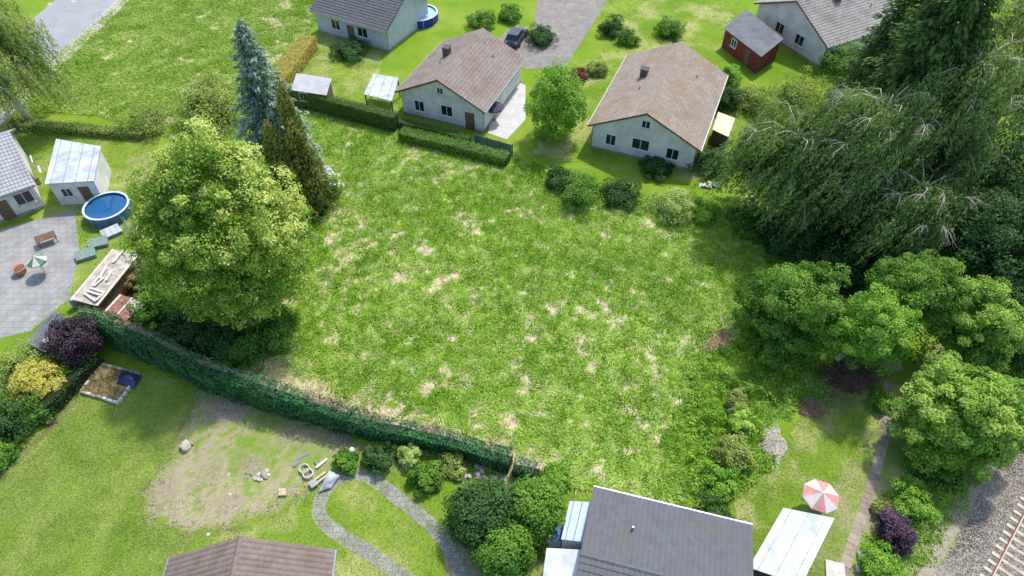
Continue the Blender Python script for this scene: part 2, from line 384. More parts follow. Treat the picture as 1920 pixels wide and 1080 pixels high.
# shady garden grass by the footpath
def shady(x, y):
    return {'dry': 0.55 * sstep(0.48, 0.72, fbm(x * 0.6 + 61, y * 0.6, 4)), 'soil': 0.9 * sstep(2.2, 0.9, np.minimum(segdist(x, y, [(24.36,29.76), (26.19,29.27)]), segdist(x, y, [(24.69,28.32), (21.16,26.28)]) + 0.6) + (fbm(x * 2, y * 2, 3) - 0.5) * 1.5)}
M['shade'] = mat_grass('path_garden_grass', *GREEN, e1='#4f4034', e2='#7a6656', fine=12, bump=0.4, dist=0.04)
sheet('path_garden', [(21.99,31.24), (29.70,32.27), (29.06,26.50), (25.37,20.75), (21.32,13.34), (13.80,13.34), (14.47,19.27), (17.10,21.51), (21.41,26.50)], 0.25, 0.009, M['shade'], shady, 0.03)

# --- road with raised pavement and kerb stones
RA, RB = np.array((-54.25,71.82)), np.array((-52.31,90.80))          # kerb line
rd = (RB - RA) / np.linalg.norm(RB - RA); rn = np.array([-rd[1], rd[0]])
def quadstrip(a, b, d0, d1, z0, z1, n0=0, n1=0):
    p = [a + rn * d0, b + rn * d0, b + rn * d1, a + rn * d1]
    return [tuple(q) for q in p]
a0, b0 = RA - rd * 30, RB + rd * 60
mb = MB(); mb.prism(quadstrip(a0, b0, 0.12, 8.5, 0, 0)[::1], 0.001, 0.012)
road = mb.build('road', M['asphalt']); road['kind'] = 'structure'; recalc(road.data)
mb = MB(); mb.prism(quadstrip(a0, b0, -1.55, -0.13, 0, 0), 0.001, 0.11)
pv = mb.build('pavement', M['pavement']); pv['kind'] = 'structure'; recalc(pv.data)
ks = MB().box((0, 0, 0.06), (0.98, 0.15, 0.13)).mesh('kerb_stone'); ks.materials.append(M['palestone'])
ang = math.atan2(rd[1], rd[0]); LL = np.linalg.norm(b0 - a0)
for i in range(int(LL)):
    p = a0 + rd * (i + 0.5)
    if -12 < (p - RA) @ rd < 24:
        link('kerb_stone', ks, None, pv, (p[0], p[1], 0.0), (0, 0, ang))
pvs = MB().box((0, 0, 0), (0.49, 0.66, 0.012)).mesh('paving_slab'); pvs.materials.append(M['pavement'])
for i in range(-20, 46):
    for j in (-0.48, -1.17):
        p = RA + rd * (i * 0.5 + 0.25) + rn * j
        link('paving_slab', pvs, None, pv, (p[0], p[1], 0.116 + 0.004 * ((i * 7 + j * 13) % 1)), (0, 0, ang))
M['iron'] = mat_plain('manhole_iron', '#a5a29a', '#c8c5bd', 8, 0.6, 0.4, bscale=30)
for px, lab in (((-61.10,88.33), 'round pale manhole cover nearer the weeping birch on the road'), ((-58.33,89.09), 'round pale manhole cover nearer the kerb on the grey road')):
    t = thing('manhole_cover', lab, 'manhole cover', (px[0], px[1], 0.012), 0.3, 'manhole covers in the road')
    MB().lathe([(0.42, 0.0), (0.42, 0.008), (0.33, 0.01)], 24).build('cover_ring', M['concrete'], t)
    b_ = MB().lathe([(0.32, 0.001), (0.32, 0.014)], 24)
    for k in range(5): b_.box(((k - 2) * 0.11, 0, 0.017), (0.05, 0.5 - abs(k - 2) * 0.1, 0.008))
    b_.build('cover_plate', M['iron'], t)

# --- concrete footpath of single slabs
PATHC = [(27.59,28.32), (26.56,25.62), (25.56,23.51), (24.09,21.13), (22.43,18.55), (20.82,16.17), (19.39,13.95)]
fp = MB().prism([(q[0] - 0.42, q[1]) for q in PATHC] + [(q[0] + 0.42, q[1]) for q in PATHC[::-1]], 0.002, 0.016).build('footpath', mat_plain('path_bed', '#5c5344', '#756a58', 5)); fp['kind'] = 'structure'; recalc(fp.data)
P = np.array(PATHC); seg = np.linalg.norm(np.diff(P, axis=0), axis=1); cum = np.r_[0, np.cumsum(seg)]
sl = [MB().box((0, 0, 0), (0.60 + 0.02 * k, 0.78, 0.05)).mesh('slab') for k in range(3)]
for k in range(3): sl[k].materials.append(mat_plain('path_slab_%d' % k, ('#8c8070', '#978b7c', '#827767')[k], ('#a6998a', '#ac9f91', '#988c7d')[k], 3, 0.92, 0.3, bscale=30, dist=0.01))
s = 0.4; k = 0; rr = random.Random(3)
while s < cum[-1]:
    x = np.interp(s, cum, P[:, 0]); y = np.interp(s, cum, P[:, 1]); x2 = np.interp(s + 0.3, cum, P[:, 0]); y2 = np.interp(s + 0.3, cum, P[:, 1])
    link('slab', sl[rr.randrange(3)], None, fp, (x, y, 0.03 + rr.uniform(-0.006, 0.006)), (rr.uniform(-.01, .01), rr.uniform(-.01, .01), math.atan2(y2 - y, x2 - x) - math.pi / 2 + rr.uniform(-.02, .02)))
    s += 0.8

# --- railway: ballast bed, then the track
RL1, RL2 = np.array((32.19,18.10)), np.array((28.47,14.37))     # near rail
td = (RL1 - RL2) / np.linalg.norm(RL1 - RL2); tn = np.array([td[1], -td[0]])           # tn points away from the meadow
ta = math.atan2(td[1], td[0])
def tp(s, d): q = RL2 + td * s + tn * d; return (float(q[0]), float(q[1]))
def mat_ballast():
    m, nt, b = newmat('ballast'); L = nt.links.new
    tc = N(nt, 'ShaderNodeTexCoord'); co = tc.outputs['Object']
    vo = N(nt, 'ShaderNodeTexVoronoi'); vo.inputs['Scale'].default_value = 11; L(co, vo.inputs['Vector'])
    cr = N(nt, 'ShaderNodeValToRGB'); L(vo.outputs['Color'], cr.inputs[0])
    cr.color_ramp.elements[0].color = lin('#6b665b'); cr.color_ramp.elements[1].color = lin('#b2ab9c')
    L(cr.outputs[0], b.inputs['Base Color']); b.inputs['Roughness'].default_value = 0.95
    bp = N(nt, 'ShaderNodeBump'); bp.inputs['Distance'].default_value = 0.05; bp.inputs['Strength'].default_value = 0.8
    L(vo.outputs['Distance'], bp.inputs['Height']); bp.invert = True; L(bp.outputs[0], b.inputs['Normal'])
    return m
M['ballast'] = mat_ballast()
mb = MB(); prof = [(-2.45, 0.004), (-2.15, 0.06), (-1.05, 0.36), (2.8, 0.36), (4.4, 0.06), (4.8, 0.004)]
n0 = 40
for i in range(n0 + 1):
    s = -25 + i * 2.2
    for d, z in prof:
        q = tp(s, d + (0.25 * math.sin(i * 1.7) if z < 0.1 else 0)); mb.v.append((q[0], q[1], z))
k = len(prof)
for i in range(n0):
    for j in range(k - 1):
        mb.f.append((i * k + j, i * k + j + 1, (i + 1) * k + j + 1, (i + 1) * k + j))
o = mb.build('ballast_bed', M['ballast'], smooth=True); o['kind'] = 'structure'; recalc(o.data)
def verge(x, y):
    q = (np.stack([x, y], -1) - RL2) @ tn
    n = fbm(x * 0.9, y * 0.9 + 70, 4)
    return {'dry': np.clip(0.25 + 1.2 * (n - 0.45), 0, 0.8), 'soil': np.clip(sstep(0.9, 0.3, np.abs(q + 2.9) + (n - 0.5) * 1.6), 0, 1) * 0.95 + 0.3 * sstep(0.55, 0.7, n)}
M['verge'] = mat_grass('verge_grass', '#5f8028', '#7a9340', '#9aa060', e1='#8a8072', e2='#b0a596', s1='#9c9068', s2='#b5a985', fine=8)
sheet('railway_verge', [tp(-20, -9.5), tp(60, -9.5), tp(60, -2.0), tp(-20, -2.0)], 0.25, 0.007, M['verge'], verge, 0.05)
trk = thing('railway_track', 'rusty railway track on pale concrete sleepers in grey ballast', 'railway track', tuple(RL2) + (0.0,), ta)
M['rail'] = mat_plain('rail_rust', '#6b4a3a', '#8a6654', 5, 0.7, 0.2)
M['railtop'] = mat_plain('rail_head', '#9c8a84', '#b3a39e', 8, 0.35, 0.05, metallic=0.6)
for d in (0.0, -1.505):
    r_ = MB().box((20, d, 0.445), (90, 0.15, 0.02)).box((20, d, 0.51), (90, 0.03, 0.11)).box((20, d, 0.575), (90, 0.074, 0.03)).build('rail', M['rail'], trk)
    MB().box((20, d, 0.594), (90, 0.062, 0.008)).build('rail_head', M['railtop'], r_)
M['sleeper'] = mat_plain('sleeper_concrete', '#a9a08c', '#c9c2b2', 3, 0.9, 0.3)
slp = MB()
slp.add([(-.15, -1.3, .3), (.15, -1.3, .3), (.15, 1.3, .3), (-.15, 1.3, .3), (-.11, -1.29, .43), (.11, -1.29, .43), (.10, -.35, .395), (-.10, -.35, .395), (.10, .35, .395), (-.10, .35, .395), (.11, 1.29, .43), (-.11, 1.29, .43)],
        [(0, 1, 5, 4), (2, 3, 11, 10), (4, 5, 6, 7), (7, 6, 8, 9), (9, 8, 10, 11), (1, 2, 10, 8, 6, 5), (3, 0, 4, 7, 9, 11)])
slm = slp.mesh('sleeper'); slm.materials.append(M['sleeper']); recalc(slm)
for i in range(-3, 24):
    link('sleeper', slm, None, trk, (i * 0.62 + 0.3, -0.7525, 0.0))

# ------------------------------------------------------------------ scattered grass (uncountable)
def blade_mesh(name, rng, n, h, spread, lean, width, mat, wind=(0, 0)):
    V = []; Fc = []; rn_ = []
    for i in range(n):
        a = rng.uniform(0, 2 * math.pi); r = spread * math.sqrt(rng.uniform(0, 1)); x, y = r * math.cos(a), r * math.sin(a)
        hh = h * rng.uniform(0.6, 1.15); la = a + rng.uniform(-0.9, 0.9); l = lean * rng.uniform(0.3, 1.2) * hh
        dx, dy = l * math.cos(la) + wind[0] * hh, l * math.sin(la) + wind[1] * hh
        t = rng.uniform(0, math.pi); wx, wy = width * math.cos(t) / 2, width * math.sin(t) / 2
        b0 = len(V); fl = math.hypot(dx, dy) / (hh + 1e-6); top = hh * max(0.25, 1 - 0.35 * fl * fl)
        V += [(x - wx, y - wy, -0.02), (x + wx, y + wy, -0.02), (x + dx * .4 + wx * .9, y + dy * .4 + wy * .9, top * .62), (x + dx * .4 - wx * .9, y + dy * .4 - wy * .9, top * .62), (x + dx + wx * .1, y + dy + wy * .1, top), (x + dx - wx * .1, y + dy - wy * .1, top)]
        Fc += [(b0, b0 + 1, b0 + 2, b0 + 3), (b0 + 3, b0 + 2, b0 + 4, b0 + 5)]; rn_ += [rng.random()] * 2
    me = npmesh(name, V, Fc, rnd=rn_); me.materials.append(mat); return me

def mat_blade(name, g1, g2, g3, straw):
    m, nt, b = newmat(name); L = nt.links.new
    a = N(nt, 'ShaderNodeAttribute', attribute_type='INSTANCER'); a.attribute_name = 'tint'
    d = N(nt, 'ShaderNodeAttribute', attribute_type='INSTANCER'); d.attribute_name = 'dry'
    f = N(nt, 'ShaderNodeAttribute'); f.attribute_name = 'rnd'
    s = N(nt, 'ShaderNodeMath', operation='MULTIPLY_ADD'); s.inputs[1].default_value = 0.5; L(f.outputs['Fac'], s.inputs[0]); L(a.outputs['Fac'], s.inputs[2])
    cr = N(nt, 'ShaderNodeValToRGB'); L(s.outputs[0], cr.inputs[0])
    cr.color_ramp.elements[0].position = 0.1; cr.color_ramp.elements[0].color = col4(g1)
    cr.color_ramp.elements[1].position = 1.1 if False else 1.0; cr.color_ramp.elements[1].color = col4(g3)
    e = cr.color_ramp.elements.new(0.55); e.color = col4(g2)
    mx = N(nt, 'ShaderNodeMix', data_type='RGBA'); L(d.outputs['Fac'], mx.inputs[0]); L(cr.outputs[0], mx.inputs[6]); mx.inputs[7].default_value = col4(straw)
    L(mx.outputs[2], b.inputs['Base Color']); b.inputs['Roughness'].default_value = 0.5; b.inputs['Specular IOR Level'].default_value = 0.35
    tr = N(nt, 'ShaderNodeBsdfTranslucent'); L(mx.outputs[2], tr.inputs['Color'])
    ms = N(nt, 'ShaderNodeMixShader'); ms.inputs[0].default_value = 0.35; L(b.outputs[0], ms.inputs[1]); L(tr.outputs[0], ms.inputs[2])
    L(ms.outputs[0], nt.nodes['Material Output'].inputs['Surface'])
    return m

def scatter(name, label, cat, pts, rz, scl, tint, dry, meshes, seed=1):
    src = bpy.data.collections.new(name + '_sources')
    for i, me in enumerate(meshes):
        so = bpy.data.objects.new('%s_source_%d' % (name, i), me); src.objects.link(so)
    n = len(pts); me = bpy.data.meshes.new(name); me.vertices.add(n)
    me.vertices.foreach_set('co', np.asarray(pts, dtype=np.float32).ravel())
    for k, d in (('rz', rz), ('scl', scl), ('tint', tint), ('dry', dry)):
        a = me.attributes.new(k, 'FLOAT', 'POINT'); a.data.foreach_set('value', np.asarray(d, dtype=np.float32))
    a = me.attributes.new('pick', 'INT', 'POINT'); a.data.foreach_set('value', np.random.default_rng(seed).integers(0, len(meshes), n).astype(np.int32))
    me.update()
    o = link(name, me, None)
    ng = bpy.data.node_groups.new(name, 'GeometryNodeTree')
    ng.interface.new_socket('Geometry', in_out='INPUT', socket_type='NodeSocketGeometry')
    ng.interface.new_socket('Geometry', in_out='OUTPUT', socket_type='NodeSocketGeometry')
    gi = ng.nodes.new('NodeGroupInput'); go = ng.nodes.new('NodeGroupOutput')
    ci = ng.nodes.new('GeometryNodeCollectionInfo'); ci.inputs['Collection'].default_value = src
    ci.inputs['Separate Children'].default_value = True; ci.inputs['Reset Children'].default_value = True
    ip = ng.nodes.new('GeometryNodeInstanceOnPoints'); ip.inputs['Pick Instance'].default_value = True
    def att(nm, ty):
        q = ng.nodes.new('GeometryNodeInputNamedAttribute'); q.data_type = ty; q.inputs['Name'].default_value = nm; return q.outputs['Attribute']
    cx = ng.nodes.new('ShaderNodeCombineXYZ'); ng.links.new(att('rz', 'FLOAT'), cx.inputs[2])
    er = ng.nodes.new('FunctionNodeEulerToRotation'); ng.links.new(cx.outputs[0], er.inputs[0])
    ng.links.new(gi.outputs[0], ip.inputs['Points']); ng.links.new(ci.outputs[0], ip.inputs['Instance'])
    ng.links.new(att('pick', 'INT'), ip.inputs['Instance Index']); ng.links.new(er.outputs[0], ip.inputs['Rotation'])
    ng.links.new(att('scl', 'FLOAT'), ip.inputs['Scale']); ng.links.new(ip.outputs[0], go.inputs[0])
    md = o.modifiers.new('scatter', 'NODES'); md.node_group = ng
    return tag(o, label, cat, kind='stuff')

def poly_points(rng, poly, n):
    P = np.array(poly); lo = P.min(0); hi = P.max(0); out = np.zeros((0, 2))
    while len(out) < n:
        q = lo + rng.random((n, 2)) * (hi - lo); out = np.vstack([out, q[inpoly(q[:, 0], q[:, 1], poly)]])
    return out[:n]

# ------------------------------------------------------------------ leaves, crowns, hedges
def leaf_arrays(P, Nrm, size, aspect, rng, axis=None, axmix=0.0, fold=0.12):
    n = len(P); Nrm = unit(Nrm)
    t = rng.normal(size=(n, 3))
    if axis is not None: t = t * (1 - axmix) + np.asarray(axis) * axmix * 2.0
    t = unit(t - Nrm * np.sum(t * Nrm, -1, keepdims=True)); b = np.cross(Nrm, t)
    s = (np.asarray(size) * rng.uniform(0.65, 1.3, n))[:, None]
    up = Nrm * s * fold
    V = np.stack([P - t * s * .5, P + b * s * aspect * .5 + up, P + t * s * .5, P - b * s * aspect * .5 + up], 1).reshape(-1, 3)
    F = np.arange(n * 4).reshape(n, 4)
    return V, F

class Leaves:
    def __init__(s): s.V = []; s.F = []; s.r = []; s.n = 0
    def add(s, P, Nrm, size, aspect, rng, rnd=None, **kw):
        if len(P) == 0: return
        V, F = leaf_arrays(P, Nrm, size, aspect, rng, **kw)
        s.V.append(V); s.F.append(F + s.n); s.n += len(V)
        s.r.append(rng.random(len(P)) * 0.75 + 0.12 if rnd is None else rnd)
    def build(s, name, mat, parent, loc=None):
        me = npmesh(name, np.vstack(s.V), np.vstack(s.F), rnd=np.clip(np.hstack(s.r), 0, 1))
        return link(name, me, mat, parent, loc)

def sphere_dirs(n, rng):
    i = np.arange(n) + 0.5; ph = np.arccos(1 - 2 * i / n); th = math.pi * (1 + 5 ** 0.5) * i
    d = np.stack([np.cos(th) * np.sin(ph), np.sin(th) * np.sin(ph), np.cos(ph)], -1)
    return unit(d + rng.normal(scale=0.35 / math.sqrt(n / 60.0), size=d.shape))

def crown(L, rng, c, rx, ry, rz, nclump, cr, per, leaf, aspect=0.6, lump=0.22, zmin=-0.85, core=0.12, taper=0.0, tint=0.25, stiff=0.55, bias=0.0):
    """foliage gathered in clumps on an uneven ellipsoid"""
    c = np.array(c, float); D = sphere_dirs(nclump, rng); D = D[D[:, 2] > zmin]
    k = 1 + lump * 2 * (fbm(D[:, 0] * 1.7 + c[0] + 9, D[:, 1] * 1.7 + D[:, 2] * 2.1 + c[1], 3) - 0.5)
    k = k * rng.uniform(0.80, 1.04, len(D))
    tp_ = 1 - taper * np.clip(D[:, 2], 0, 1)
    C = c + D * np.array([rx, ry, rz]) * k[:, None] * np.stack([tp_, tp_, np.ones_like(tp_)], -1)
    out = unit(D / np.array([rx, ry, rz]))
    for i in range(len(D)):
        m = int(per * rng.uniform(0.7, 1.3)); r = cr * rng.uniform(0.65, 1.35)
        d = unit(rng.normal(size=(m, 3)) + 0.75 * out[i] + np.array([0, 0, 0.45]))
        rr = r * rng.uniform(0.45, 1.08, m) ** 0.7
        P = C[i] + d * rr[:, None] * np.array([1.05, 1.05, 0.72])
        nr = d * stiff + out[i] * 0.35 + np.array([0, 0, 0.45]) + rng.normal(scale=0.38, size=(m, 3))
        base = rng.normal(0.5 + bias, tint * 0.5)
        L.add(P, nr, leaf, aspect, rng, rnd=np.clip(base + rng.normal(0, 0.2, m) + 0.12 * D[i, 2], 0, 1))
    m = int(nclump * per * core)
    if m:
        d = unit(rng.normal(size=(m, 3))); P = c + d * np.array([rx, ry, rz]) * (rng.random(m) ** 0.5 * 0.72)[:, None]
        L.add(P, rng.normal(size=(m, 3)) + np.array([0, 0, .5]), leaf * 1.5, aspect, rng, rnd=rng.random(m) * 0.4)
    return C

def limbs(mb, rng, base, h0, C, rad, nl, frac=0.9, lean=(0, 0)):
    """trunk with limbs rising to some of the clump centres"""
    base = np.array(base, float); top = base + np.array([lean[0], lean[1], h0])
    mb.tube([base + (0, 0, -0.1), base + (top - base) * 0.15, base + (top - base) * 0.5, top], [rad * 1.35, rad * 1.02, rad * 0.85, rad * 0.55], 8)
    idx = rng.permutation(len(C))[:nl]
    for i in idx:
        a = base + (top - base) * rng.uniform(0.35, 0.97); b = a + (C[i] - a) * frac
        mid = a + (b - a) * 0.5 + np.array([0, 0, 0.12 * np.linalg.norm(b - a)]) + rng.normal(scale=0.15, size=3)
        mb.tube([a, mid, b], [rad * 0.38, rad * 0.22, rad * 0.07], 5)

M['bark'] = mat_plain('bark_brown', '#4a3d30', '#6f5f4e', 6, 0.95, 0.6, bscale=18)
M['palebark'] = mat_plain('bark_pale', '#b3aa9a', '#e0dbcd', 4, 0.85, 0.4, bscale=16)
M['greybark'] = mat_plain('bark_grey', '#7d766b', '#a09a8f', 4, 0.9, 0.4, bscale=16)
M['limb'] = mat_plain('bark_limb', '#8f877a', '#c6bfb0', 4, 0.9, 0.4, bscale=16)
M['twig'] = mat_plain('dead_twig', '#8d7f6c', '#b5a893', 9, 0.95, 0.3)

def broad_tree(name, label, cat, xy, cz, rx, rz, mat, seed, nclump=150, cr=1.0, per=120, leaf=0.24, aspect=0.62, h0=None, ry=None, group=None, rad=0.22, bark='bark', taper=0.0, lump=0.22, off=(0, 0), zmin=-0.8, core=0.12, nl=18, part='crown', stiff=0.55, lobes=0, tipl=0.0, fill=0.0):
    rng = np.random.default_rng(seed); t = thing(name, label, cat, xy, 0, group)
    L = Leaves()
    if lobes:
        Cs = []; D = sphere_dirs(lobes, rng); D = D[D[:, 2] > -0.75]
        for d in D:
            tpf = 1 - taper * max(0.0, d[2]); lr = rng.uniform(.42, .56) * (1 - .35 * taper * max(0.0, d[2]))
            lc = np.array([off[0], off[1], cz]) + d * np.array([rx * tpf, (ry or rx) * tpf, rz]) * (1 - lr * .92)
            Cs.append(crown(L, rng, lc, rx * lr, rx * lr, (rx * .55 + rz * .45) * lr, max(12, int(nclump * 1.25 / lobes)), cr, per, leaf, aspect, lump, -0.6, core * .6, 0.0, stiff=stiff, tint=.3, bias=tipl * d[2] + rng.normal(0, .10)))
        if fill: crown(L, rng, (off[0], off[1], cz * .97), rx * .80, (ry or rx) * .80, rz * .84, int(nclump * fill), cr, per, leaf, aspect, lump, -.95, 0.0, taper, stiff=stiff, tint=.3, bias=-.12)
        C = np.vstack(Cs)
    else:
        C = crown(L, rng, (off[0], off[1], cz), rx, ry or rx, rz, nclump, cr, per, leaf, aspect, lump, zmin, core, taper, stiff=stiff)
    L.V = [np.maximum(v, np.array([-1e9, -1e9, 0.02])) for v in L.V]
    mb = MB(); limbs(mb, rng, (0, 0, 0), h0 or cz * 0.95, C, rad, nl, lean=off)
    mb.build('trunk', M[bark], t, smooth=True)
    L.build(part, mat, t)
    return t

def shrub(name, label, cat, xy, rx, rz, mat, seed, ry=None, nclump=40, cr=None, per=60, leaf=0.16, group=None, cz=None, lump=0.3, aspect=0.6, flowers=None, core=0.25, flat_lobes=True):
    rng = np.random.default_rng(seed); t = thing(name, label, cat, xy, 0, group)
    L = Leaves(); cz = cz if cz is not None else rz * 0.75
    if flat_lobes:
        rx = rx * 1.18; rz = rz * 1.12; ry = ry and ry * 1.18; leaf = leaf * 1.05
        Cs = []
        for k in range(6):
            a = k * 1.05 + rng.normal() * .25; r = rx * rng.uniform(.3, .62) if k else 0.0; hr = rng.uniform(.5, .78)
            Cs.append(crown(L, rng, (r * math.cos(a), r * math.sin(a) * (ry or rx) / rx, cz * hr * 1.15), rx * hr * .72, rx * hr * .72, rz * hr, max(8, nclump // 5), (cr or rx * 0.38) * .72, per, leaf, aspect, lump, -0.6, core, bias=rng.normal(0, .1)))
        C = np.vstack(Cs)
    else:
        C = crown(L, rng, (0, 0, cz), rx, ry or rx, rz, nclump, cr or rx * 0.38, per, leaf, aspect, lump, -0.5, core)
    L.V = [np.maximum(v, np.array([-1e9, -1e9, 0.01])) for v in L.V]
    mb = MB()
    for i in rng.permutation(len(C))[:9]:
        mb.tube([(rng.normal() * .08, rng.normal() * .08, -0.03), C[i] * np.array([.4, .4, .5]), C[i] * 0.95], [0.05, 0.035, 0.012], 5)
    mb.build('stem', M['bark'], t, smooth=True)
    L.build('foliage', mat, t)
    if flowers:
        FL = Leaves(); fm, nf, fs, side = flowers
        P = []
        for k in range(nf):
            d = unit(rng.normal(size=3) + np.array(side)); P.append(np.array([0, 0, cz]) + d * np.array([rx, ry or rx, rz]) * rng.uniform(0.95, 1.22))
        P = np.repeat(np.array(P), 7, 0); P = P + rng.normal(scale=fs * 0.6, size=P.shape); P[:, 2] = np.maximum(P[:, 2], 0.1)
        FL.add(P, rng.normal(scale=.5, size=P.shape) + np.array([0, 0, 1]), fs, 0.9, rng); FL.build('blossom', fm, t)
    return t

def hedge(name, label, pts, wd, ht, mat, seed, dens=55, leaf=0.16, cat='hedge', top_mat=None, top_frac=0.0, group=None, lumps=0.18, axmix=0.0, smoothtop=True, inner_mat=None):
    """clipped hedge along pts (base centre line); optional dead woody strip along its back top"""
    rng = np.random.default_rng(seed); P0 = np.array(pts[0], float); t = thing(name, label, cat, (P0[0], P0[1], 0))
    Q = np.array(pts, float) - P0; inner = MB(); L = Leaves(); T = Leaves(); tw = MB(); deadbox = MB()
    hts = list(ht) if hasattr(ht, '__len__') else [ht] * len(Q)
    for si, (a, b) in enumerate(zip(Q[:-1], Q[1:])):
        ha, hb = hts[si], hts[si + 1]; ht = (ha + hb) / 2
        d = b - a; ln = np.linalg.norm(d); d = d / ln; nr = np.array([-d[1], d[0]]); an = math.atan2(d[1], d[0])
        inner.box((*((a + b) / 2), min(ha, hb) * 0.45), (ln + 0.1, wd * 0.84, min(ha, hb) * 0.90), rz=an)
        if top_frac:
            mc = (a + b) / 2 + nr * wd * (0.5 - top_frac * .5); deadbox.box((mc[0], mc[1], min(ha, hb) * .46), (ln + .08, wd * top_frac * .7, min(ha, hb) * .9), rz=an)
        for side in (-1, 1, 0):
            area = ln * (wd if side == 0 else ht); m = int(area * dens)
            u = rng.random(m) * ln; xy = a + d * u[:, None]; hu = ha + (hb - ha) * u / ln + (fbm(u * .45 + a[0] * 1.7, 0 * u + 3, 3) - .5) * lumps * 1.8
            if side == 0:
                v = (rng.random(m) - 0.5) * wd; z = hu; nn = np.array([0, 0, 1.0])
                lum = (fbm(u * 0.8 + a[0] * 3, v * 1.4, 3) - 0.5) * lumps * 1.6
                p = np.concatenate([xy + nr * v[:, None], (z + lum + rng.normal(0, 0.04, m))[:, None]], 1)
                nv = np.tile(nn, (m, 1)) + rng.normal(scale=0.45, size=(m, 3))
                dead = (v > wd * (0.5 - top_frac)) & (rng.random(m) < 1.5 * sstep(.38, .6, fbm(u * .5 + a[0] * 2, v * 0 + 4, 2)) * .62) if top_frac else np.zeros(m, bool)
                L.add(p[~dead], nv[~dead], leaf, 0.55, rng)
                if dead.any():
                    pd = p[dead]; pd = np.vstack([pd, pd + rng.normal(scale=.1, size=pd.shape)]); pd[:, 2] -= rng.uniform(0.0, 0.35, len(pd)); T.add(pd, rng.normal(size=(len(pd), 3)) * .7 + np.array([0, 0, .8]), 0.28, 0.2, rng)
            else:
                z = rng.random(m) * hu; lum = (fbm(u * 0.9 + a[0] * 3 + 20 * side, z * 0.9, 3) - 0.5) * lumps * 2
                p = np.concatenate([xy + nr * (side * wd / 2 + side * lum + rng.normal(0, 0.05, m))[:, None], z[:, None]], 1)
                nv = np.array([nr[0] * side, nr[1] * side, 0.35]) + rng.normal(scale=0.45, size=(m, 3))
                if side == 1 and top_frac:
                    dd = rng.random(m) < 0.5
                    L.add(p[~dd], nv[~dd], leaf, 0.5, rng, axis=(0, 0, 1), axmix=axmix); T.add(p[dd], nv[dd], 0.3, 0.15, rng)
                else:
                    L.add(p, nv, leaf, 0.5, rng, axis=(0, 0, 1), axmix=axmix)
        if top_frac:
            for k in range(int(ln * 2.2)):
                u = rng.random() * ln; v = wd * rng.uniform(0.5 - top_frac, 0.55); q = a + d * u + nr * v; h1 = ht * rng.uniform(0.75, 1.03)
                tw.tube([(q[0], q[1], ht * .45), (q[0] + rng.normal() * .12, q[1] + rng.normal() * .12, h1)], [0.035, 0.012], 4)
    inner.build('branches', inner_mat or M['hedgewood'], t)  # solid box added behind the leaves to block light
    L.build('foliage', mat, t)
    if top_frac:
        T.build('dead_wood', top_mat, t)['kind'] = 'stuff'; tw.build('stubs', M['twig'], t)['kind'] = 'stuff'; deadbox.build('cut_stems', M['twig'], t)
    return t
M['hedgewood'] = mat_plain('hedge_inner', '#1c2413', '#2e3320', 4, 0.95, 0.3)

def spruce(name, label, xy, H, Rb, mat, seed, levels=34, group=None, droop=0.22, spray=0.42, cat='spruce', dens=1.0, aspect=0.4, z0=0.06, bare=0.0, hang=0.0):
    rng = np.random.default_rng(seed); t = thing(name, label, cat, xy, 0, group); mb = MB(); L = Leaves()
    mb.tube([(0, 0, -0.1), (0, 0, H * .5), (0, 0, H * .99)], [H * .018, H * .011, 0.02], 7)
    for i in range(levels):
        f = z0 + (1 - z0) * (i / levels) ** 0.92; z = H * f; ln = Rb * (1 - f) ** 0.75 * (0.9 + 0.1 * math.sin(i * 2.3)) + 0.18
        nb = max(5, int(13 * (1 - f * 0.5)))
        for k in range(nb):
            a = 2 * math.pi * (k + rng.uniform(-.3, .3)) / nb + i * 0.83; l = ln * rng.uniform(0.72, 1.14)
            d = np.array([math.cos(a), math.sin(a), 0]); tip_up = 0.25 if f > 0.7 else 0.0
            p0 = np.array([0, 0, z]); p1 = p0 + d * l * .55 + np.array([0, 0, -droop * l * .5 + tip_up * l * .5]); p2 = p0 + d * l + np.array([0, 0, -droop * l * .75 + tip_up * l])
            if l > 0.8: mb.tube([p0, p1, p2], [0.035 + 0.01 * l, 0.022, 0.008], 4, cap=False)
            m = max(6, int(l * 16 * dens)); s = rng.uniform(0.18, 1.04, m) ** 0.75
            B = np.where(s[:, None] < .55, p0 + (p1 - p0) * (s / .55)[:, None], p1 + (p2 - p1) * ((s - .55) / .45)[:, None])
            side = np.array([-d[1], d[0], 0]); wdt = (1.1 - s) * l * 0.42 + 0.10
            off = rng.uniform(-1, 1, m); P = B + side * (off * wdt)[:, None] + np.array([0, 0, 1.0]) * rng.uniform(-0.16 - hang, 0.06, m)[:, None]
            nv = np.array([0, 0, 1.0]) + d * 0.35 + rng.normal(scale=0.35, size=(m, 3))
            ax = d + side * np.sign(off)[:, None] * 0.5 - np.array([0, 0, hang])
            L.add(P, nv, spray, aspect, rng, rnd=np.clip(0.25 + 0.55 * s + rng.normal(0, .14, m), 0, 1), axis=ax, axmix=0.8)
    mb.build('trunk', M['bark'], t, smooth=True); L.build('needles', mat, t)
    return t

